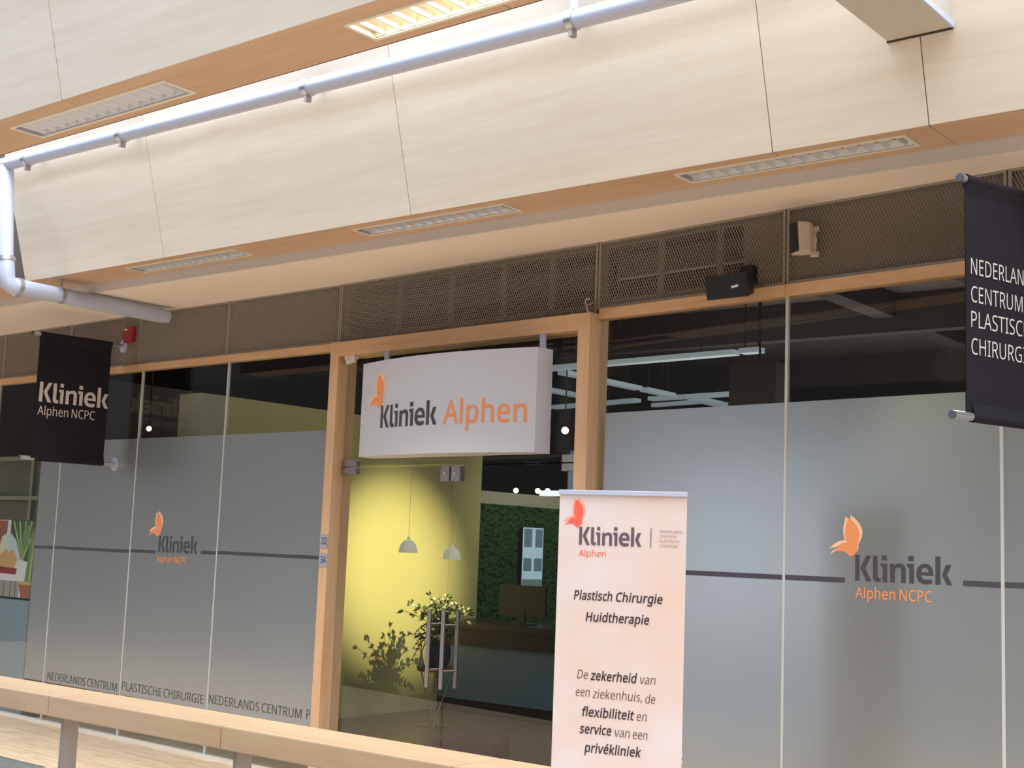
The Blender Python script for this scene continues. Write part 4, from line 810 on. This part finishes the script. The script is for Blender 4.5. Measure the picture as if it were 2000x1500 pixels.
# ---- hanging banners
def banner(base, tip_t, tip_b, h_t, h_b, label, grp, cl0, cl1, flange=True):
    """base: wall points of top and bottom rod; tip: free ends; cl: cloth start/end as distance from tip"""
    r = thing('hanging_banner', (base[0], base[1], h_b), label, 'banner', grp)
    B = Vector((base[0], base[1], 0)); T = Vector((tip_t[0], tip_t[1], 0)); T2 = Vector((tip_b[0], tip_b[1], 0))
    R_ = 0.0195
    d = (B-T).normalized(); d2 = (B-T2).normalized()
    z = Vector((0, 0, 1))
    for nm, tp, dd, h in (('top_rod', T, d, h_t), ('bottom_rod', T2, d2, h_b)):
        L_ = (B-tp).length
        rod = MB().tube([tp + z*h, tp + dd*L_ + z*h], R_*0.86, 20).build(nm, ALU, r)
        MB().tube([tp - dd*0.006 + z*h, tp + dd*0.002 + z*h], R_*0.9, 20).build('end_cap', CAPM, rod)
        if flange:
            MB().tube([tp + dd*(L_-0.012) + z*h, tp + dd*L_ + z*h], 0.055, 24).build('wall_flange', WHITEM, rod)
            for a in (0.8, 2.4, 4.0, 5.5):
                s_ = dd.cross(z)
                q = tp + dd*(L_-0.014) + z*(h+0.037*math.sin(a)) + s_*0.037*math.cos(a)
                MB().tube([q, q+dd*0.004], 0.006, 8).build('screw', ALU, rod)
    # cloth: sheet with sleeves round both rods
    n = 14; cl = MB(); a0, a1 = cl0, cl1
    def pt(t, k):
        q = T + d*(a0 + (a1-a0)*t); q2 = T2 + d2*((T-T2).length*1.0 + a0 + (a1-a0)*t) if False else None
        w_ = 0.006*math.sin(k*3.1)*math.sin(t*5)
        return q + d.cross(z)*w_
    K = 10
    for side in (0.0015, -0.0015):
        o_ = len(cl.v)
        for k in range(K+1):
            h = h_t + (h_b-h_t)*k/K
            for i in range(n+1):
                p = pt(i/n, k) + d.cross(z)*side; cl.v.append((p.x, p.y, h))
        for k in range(K):
            for i in range(n):
                q = o_ + k*(n+1)+i; cl.f.append((q, q+1, q+n+2, q+n+1))
    cloth = cl.build('cloth', NAVY, r)
    for nm, h, sg in (('top_sleeve', h_t, -1), ('bottom_sleeve', h_b, 1)):
        p0 = T + d*(a0 + (0.035 if sg > 0 else 0)) + z*h; p1 = T + d*a1 + z*h
        s_ = d.cross(z); pts = []
        prof = [(math.cos(t)*R_*1.08, math.sin(t)*R_*1.08*1.0) for t in [x*math.tau/20 for x in range(20)]]
        mb = MB().tube([p0, p1], R_*1.08, 20, caps=False)
        fl_ = [(R_*1.05, 0), (0.002, sg*0.055), (-0.002, sg*0.055), (-R_*1.05, 0)]
        mb.prism([p0 + s_*a_ + z*b_ for a_, b_ in fl_], p1-p0)
        mb.build(nm, NAVY, r)
    off = 0.0035
    s_ = d.cross(z)
    if s_.x < 0: s_ = -s_
    return r, (lambda u, h: T + d*u + z*h + s_*off)
lb, lp = banner((-9.352, 6.458), (-9.44, 5.677), (-9.46, 5.66), 1.542, 0.561, 'left dark banner on two wall rods reading Kliniek Alphen NCPC', 'dark projecting banners', 0.06, 0.675)
logo_v, logo_f = klin2d()
put(([(0.088 + a*0.592, 1.008 + b*0.157) for a, b in logo_v], logo_f), 'word_mark', lb, PRINTW, lp)
write('Alphen NCPC', lb, PRINTW, lp, 0.085, 0.905, 0.485, 0.07, bold=0.004)
rb, rp_ = banner((-1.64, 5.90), (-1.876, 5.135), (-1.891, 5.087), 1.542, 0.583, 'right dark banner on two rods listing four lines of clinic name in capitals', 'dark projecting banners', 0.03, 0.69)
for k, (s_, wd) in enumerate((('NEDERLANDS', 0.435), ('CENTRUM', 0.335), ('PLASTISCHE', 0.43), ('CHIRURGIE', 0.395))):
    write(s_, rb, PRINTW, rp_, 0.062, (1.158, 1.045, 0.943, 0.834)[k], wd, 0.066, bold=-0.006)

# ---- loudspeakers
def spk_frame(P, yawd, pitchd, rolld=0):
    M = Matrix.Rotation(math.radians(yawd), 3, 'Z') @ Matrix.Rotation(math.radians(pitchd), 3, 'X') @ Matrix.Rotation(math.radians(rolld), 3, 'Y')
    P = Vector(P)
    return lambda x, y, h: P + M @ Vector((x, y, h))       # local -y = front
bs = thing('wall_speaker', (-3.3, 5.98, 1.39), 'black wedge-shaped wall speaker tilted down over the right glazing', 'speaker')
f = spk_frame((-3.352, 5.93, 1.384), -2, 14)
body = MB().hexa([f(*p) for p in ((-0.125, -0.06, -0.062), (0.125, -0.06, -0.062), (0.085, 0.07, -0.05), (-0.085, 0.07, -0.05), (-0.125, -0.06, 0.062), (0.125, -0.06, 0.062), (0.085, 0.07, 0.05), (-0.085, 0.07, 0.05))])
body.build('cabinet', BLACKP, bs, bevel=0.006)
MB(f).box((-0.119, -0.064, -0.057), (0.119, -0.059, 0.057)).build('grille', GRILLE, bs, bevel=0.002)
MB().prism([f(0.035, -0.0645, -0.012), f(0.075, -0.0645, -0.005), f(0.07, -0.0645, 0.006), f(0.03, -0.0645, -0.001)], f(0, -0.001, 0)-f(0, 0, 0)).build('badge', WHITEP, bs)
MB().box((-3.345, 6.0, 1.41), (-3.275, 6.055, 1.50)).tube([(-3.31, 6.02, 1.46), (-3.34, 5.96, 1.40)], 0.014, 10).build('bracket', BLACKP, bs)
ws = thing('wall_speaker', (-2.9, 5.95, 1.5), 'cream wall speaker with black grille turned left, on the mesh panels', 'speaker')
f0_ = spk_frame((-2.96, 5.94, 1.588), -36, 4)
f = lambda x, y, h: f0_(x*0.68, y*0.68, h*0.68)
prof = [(-0.075, -0.075), (0.075, -0.075), (0.07, 0.015), (0.03, 0.07), (-0.03, 0.07), (-0.07, 0.015)]
MB().prism([f(x, y, -0.115) for x, y in prof], f(0, 0, 0.23)-f(0, 0, 0)).build('cabinet', CREAMP, ws, bevel=0.012)
g_ = MB(); N_ = 10
for i in range(N_+1):
    t = i/N_; x = -0.066+0.132*t; bul = -0.078-0.016*math.sin(math.pi*t)
    g_.v += [tuple(f(x, bul, -0.108)), tuple(f(x, bul, 0.108))]
for i in range(N_): g_.f.append((2*i, 2*i+2, 2*i+3, 2*i+1))
g_.build('grille', GRILLE, ws)
wx = FR.uX(-2.95)
MB(FR).box((wx-0.012, -0.022, 1.51), (wx+0.02, -0.012, 1.665)).build('wall_plate', CREAMP, ws, bevel=0.004)
for h in (1.522, 1.652): MB(FR).box((wx+0.012, -0.024, h-0.014), (wx+0.036, -0.012, h+0.014)).build('mounting_ear', CREAMP, ws, bevel=0.005)
MB().tube([FR(wx+0.004, -0.02, 1.588), FR(wx-0.03, -0.09, 1.588)], 0.035, 16).build('swivel_arm', CREAMP, ws)

# ---- small devices
al = thing('fire_alarm', (-9.2, 6.44, 1.56), 'small red fire alarm sounder on the mesh panel by the left banner', 'alarm')
MB(FL).box((U(-9.285), -0.065, 1.555), (U(-9.165), -0.014, 1.685)).build('housing', REDP, al, bevel=0.012)
MB(FL).box((U(-9.262), -0.068, 1.655), (U(-9.225), -0.064, 1.668)).build('label_strip', WHITEP, al)
sn = thing('door_sensor', FD(FD.uX(-6.5), -0.05, 1.22), 'small white sensor under the oak head at the left door post', 'sensor')
MB(FD).box((FD.uX(-6.54), -0.075, 1.238), (FD.uX(-6.44), -0.03, 1.262)).build('mounting_base', WHITEP, sn, bevel=0.004)
MB().tube([FD(FD.uX(-6.51), -0.085, 1.215), FD(FD.uX(-6.47), -0.04, 1.238)], 0.02, 16).build('sensor_head', WHITEP, sn)
cb_ = setp(MB().tube([FD(FD.uX(-4.40), -0.02, 1.43), FD(FD.uX(-4.385), -0.10, 1.40), FD(FD.uX(-4.355), -0.13, 1.365), FD(FD.uX(-4.325), -0.125, 1.33), FD(FD.uX(-4.312), -0.115, 1.295)], 0.005, 8).build('cable_end', mat('cream_cable', (190, 160, 136), 0.6), None, FD(FD.uX(-4.36), -0.1, 1.3)), 'loose cream cable end hanging at the right corner of the oak door head', 'cable')
cb2 = setp(MB().tube([FD(FD.uX(-4.43), -0.016, 1.45), FD(FD.uX(-4.445), -0.03, 1.46), FD(FD.uX(-4.46), -0.025, 1.44), FD(FD.uX(-4.455), -0.02, 1.42)], 0.004, 8).build('cable_tie', WHITEP, None, FD(FD.uX(-4.44), -0.02, 1.44)), 'tiny white cable tie on the mesh above the right door post', 'cable tie')
def number(s, h0, h1, label):
    u0, u1 = FL.uX(-6.683), FL.uX(-6.603)
    F2 = Fr(*FD(0, 0, 0).xy, -4.0856); a0, a1 = dl0+0.002, dl1-0.002
    r = thing('number_plate', FD((a0+a1)/2, -0.1, h0), label, 'number plate', 'house numbers on the left door post')
    MB(FD).box((a0, -0.0995, h0), (a1, -0.0955, h1)).build('plate', PLATE, r)
    write(s, r, BLACKP, lambda u, h: FD(u, -0.1, h), a0+0.016, h0+0.026, 0.056, 0.044, bold=0.012)
number('32', -0.046, 0.044, 'silver house number plate reading 32, upper one on the left door post')
number('34', -0.172, -0.082, 'silver house number plate reading 34, lower one on the left door post')

# ---- curved box sign over the door
sg = thing('hanging_sign', FD(0, -0.1, 0.556), 'white curved box sign reading Kliniek Alphen over the glass door', 'sign')
s0, s1 = FD.uX(-6.232), FD.uX(-4.69); NS = 24
def front(u):
    t = (u-s0)/(s1-s0); return -0.165 - 0.11*4*t*(1-t)
vs = []
mb = MB(); hb, ht = 0.557, 1.173
for i in range(NS+1):
    u = s0+(s1-s0)*i/NS
    mb.v += [tuple(FD(u, front(u), hb)), tuple(FD(u, front(u), ht)), tuple(FD(u, -0.03, ht)), tuple(FD(u, -0.03, hb))]
for i in range(NS):
    for k in range(4): mb.f.append((4*i+k, 4*i+4+k, 4*i+4+(k+1) % 4, 4*i+(k+1) % 4))
mb.f += [(0, 1, 2, 3), (4*NS+3, 4*NS+2, 4*NS+1, 4*NS)]
mb.sm = True
mb.build('sign_box', SIGNM, sg)
for x in (-6.10, -4.73):
    uu = FD.uX(x); MB(FD).box((uu-0.02, -0.085, ht), (uu+0.02, -0.07, 1.262)).build('hanger_bracket', WHITEM, sg)
sp = lambda u, h: FD(u, front(u)-0.0015, h)
sl = FD.uX(-5.950)
def sign_logo():
    vs, fs = klin2d()
    put(([(-0.386+a*0.568, 0.733+b*0.145) for a, b in vs], fs), 'word_mark', sg, PRINTG, sp)
    for polys, mm, nm in (([BF_R], PRINTOL, 'butterfly_outline'), ([BF_L, BF_T, BF_B], PRINTOL, 'butterfly_outline'), ([BF_MAIN], PRINTO, 'butterfly_print')):
        vs, fs = bfly(polys, 0.60, 0.148)
        put(([(-0.386+a, 0.726+b) for a, b in vs], fs), nm, sg, mm, sp)
sign_logo()
write('Alphen', sg, PRINTO, sp, 0.234, 0.735, 0.604, 0.138, bold=0.016)

# ---- roll-up banner in front of the right glazing
RA = 16.816
RK = 0.875
RF0 = Fr(-4.262*RK, 5.723*RK, RA)
RF = lambda u, v, h: RF0(u*RK, v, FLR + 0 if h == FLR else (h*RK if h > -1.5 else FLR + (h-FLR)*RK))
ru = thing('rollup_banner', RF(0.35, 0, FLR), 'tall pink roll-up banner with red butterfly logo beside the glass door', 'banner')
PINK = None
def pinkmat():
    m, nt, p = newmat('mottled_pink_print'); N = nt.nodes.new; L = nt.links.new
    tc = N('ShaderNodeTexCoord'); nz = N('ShaderNodeTexNoise'); nz.inputs['Scale'].default_value = 3.2; nz.inputs['Detail'].default_value = 5
    nz2 = N('ShaderNodeTexNoise'); nz2.inputs['Scale'].default_value = 1.3; nz2.inputs['Detail'].default_value = 3
    L(tc.outputs['Object'], nz.inputs['Vector']); L(tc.outputs['Object'], nz2.inputs['Vector'])
    mx = N('ShaderNodeMix'); mx.data_type = 'FLOAT'; mx.inputs[0].default_value = 0.5
    L(nz.outputs['Fac'], mx.inputs[2]); L(nz2.outputs['Fac'], mx.inputs[3])
    cr = N('ShaderNodeValToRGB'); e = cr.color_ramp.elements
    e[0].position = 0.36; e[0].color = lin((220, 191, 175)); e[1].position = 0.62; e[1].color = lin((219, 208, 209))
    e2 = e.new(0.5); e2.color = lin((220, 200, 194))
    L(mx.outputs[0], cr.inputs[0]); L(cr.outputs[0], p.inputs['Base Color']); p.inputs['Roughness'].default_value = 0.6
    return m
MB(RF).box((0.004, -0.001, FLR+0.06), (0.701, 0.0, 0.305)).build('print_sheet', pinkmat(), ru)
MB(RF).box((0.0, -0.012, 0.296), (0.705, 0.012, 0.322)).build('top_rail', WHITEM, ru, bevel=0.003)
MB(RF).box((-0.01, -0.05, FLR), (0.715, 0.05, FLR+0.08)).build('base_cassette', ALU, ru, bevel=0.01)
MB(RF).tube([RF(0.35, 0.02, FLR+0.07), RF(0.35, 0.015, 0.3)], 0.009, 10).build('support_pole', ALU, ru)
for u in (0.15, 0.55): MB(RF).box((u-0.02, -0.14, FLR), (u+0.02, 0.16, FLR+0.008)).build('swing_foot', ALU, ru)
RP = lambda u, h: RF(u, -0.0025, h)
vs, fs = klin2d()
put(([(0.12+a*0.343, 0.033+b*0.095) for a, b in vs], fs), 'word_mark', ru, mat('aubergine_print', (98, 78, 92), 0.7), RP)
for polys, mm in (([BF_R], PRINTRL), ([BF_L, BF_T, BF_B], PRINTRL), ([BF_MAIN], PRINTR)):
    v_, f_ = bfly(polys, 0.335, 0.098)
    put(([(0.124+a, 0.033+b) for a, b in v_], f_), 'butterfly_print', ru, mm, RP)
write('Alphen', ru, PRINTR, RP, 0.12, -0.027, 0.15, 0.034)
MB(RF).box((0.512, -0.003, 0.03), (0.5145, -0.001, 0.13)).build('divider_line', PRINTB, ru)
THINP = mat('thin_mauve_print', (150, 122, 124), 0.7)
for k, (s_, wd) in enumerate((('NEDERLANDS', 0.122), ('CENTRUM', 0.088), ('PLASTISCHE', 0.106), ('CHIRURGIE', 0.098))):
    write(s_, ru, THINP, RP, 0.56, 0.108-k*0.0245, wd, 0.0145, bold=-0.012)
SH = 0.16
write('Plastisch', ru, PRINTB, RP, 0.101, -0.253, 0.212, 0.046, bold=0.03, shear=SH)
write('Chirurgie', ru, PRINTB, RP, 0.333, -0.254, 0.25, 0.046, bold=0.03, shear=SH)
write('Huidtherapie', ru, PRINTB, RP, 0.170, -0.363, 0.345, 0.046, bold=0.03, shear=SH)
TH = mat('brown_thin_print', (96, 68, 68), 0.7)
for s_, x0, x1, b, bold in (('De', .133, .192, -.661, 0), ('zekerheid', .207, .458, -.663, 1), ('van', .474, .556, -.665, 0), ('een', .128, .205, -.751, 0), ('ziekenhuis,', .221, .487, -.755, 0), ('de', .505, .557, -.76, 0),
        ('flexibiliteit', .166, .448, -.85, 1), ('en', .462, .514, -.851, 0), ('service', .156, .328, -.937, 1), ('van', .346, .427, -.941, 0), ('een', .443, .521, -.943, 0), ('privékliniek', .184, .491, -1.031, 1)):
    write(s_, ru, PRINTB if bold else TH, RP, x0, b, x1-x0, 0.046, bold=0.03 if bold else -0.008, shear=SH)

# ---- handrail and glass balustrade in the foreground
hr = thing('balustrade', (-3.0, 2.72, FLR), 'foreground balustrade with wide beech handrail on grey posts', 'railing')
js = [-7.70, -6.79, -5.885, -4.98, -4.075, -3.17, -2.265, -1.36, -0.455]
for a, b in zip(js, js[1:]):
    MB().box((a+0.0015, 2.62, -0.621), (b-0.0015, 2.822, -0.553)).build('rail_section', RAILW, hr, bevel=0.005)
for x in js[1:-1]:
    MB().box((x-0.008, 2.68, FLR), (x+0.008, 2.74, -0.621)).build('post', GREYS, hr, bevel=0.0015)
for a, b in zip(js, js[1:]):
    x0, x1 = a + 0.03, b - 0.03
    g = MB().box((x0, 2.64, FLR-0.1), (x1, 2.652, -0.795)).build('glass_panel', GLASSB, hr)
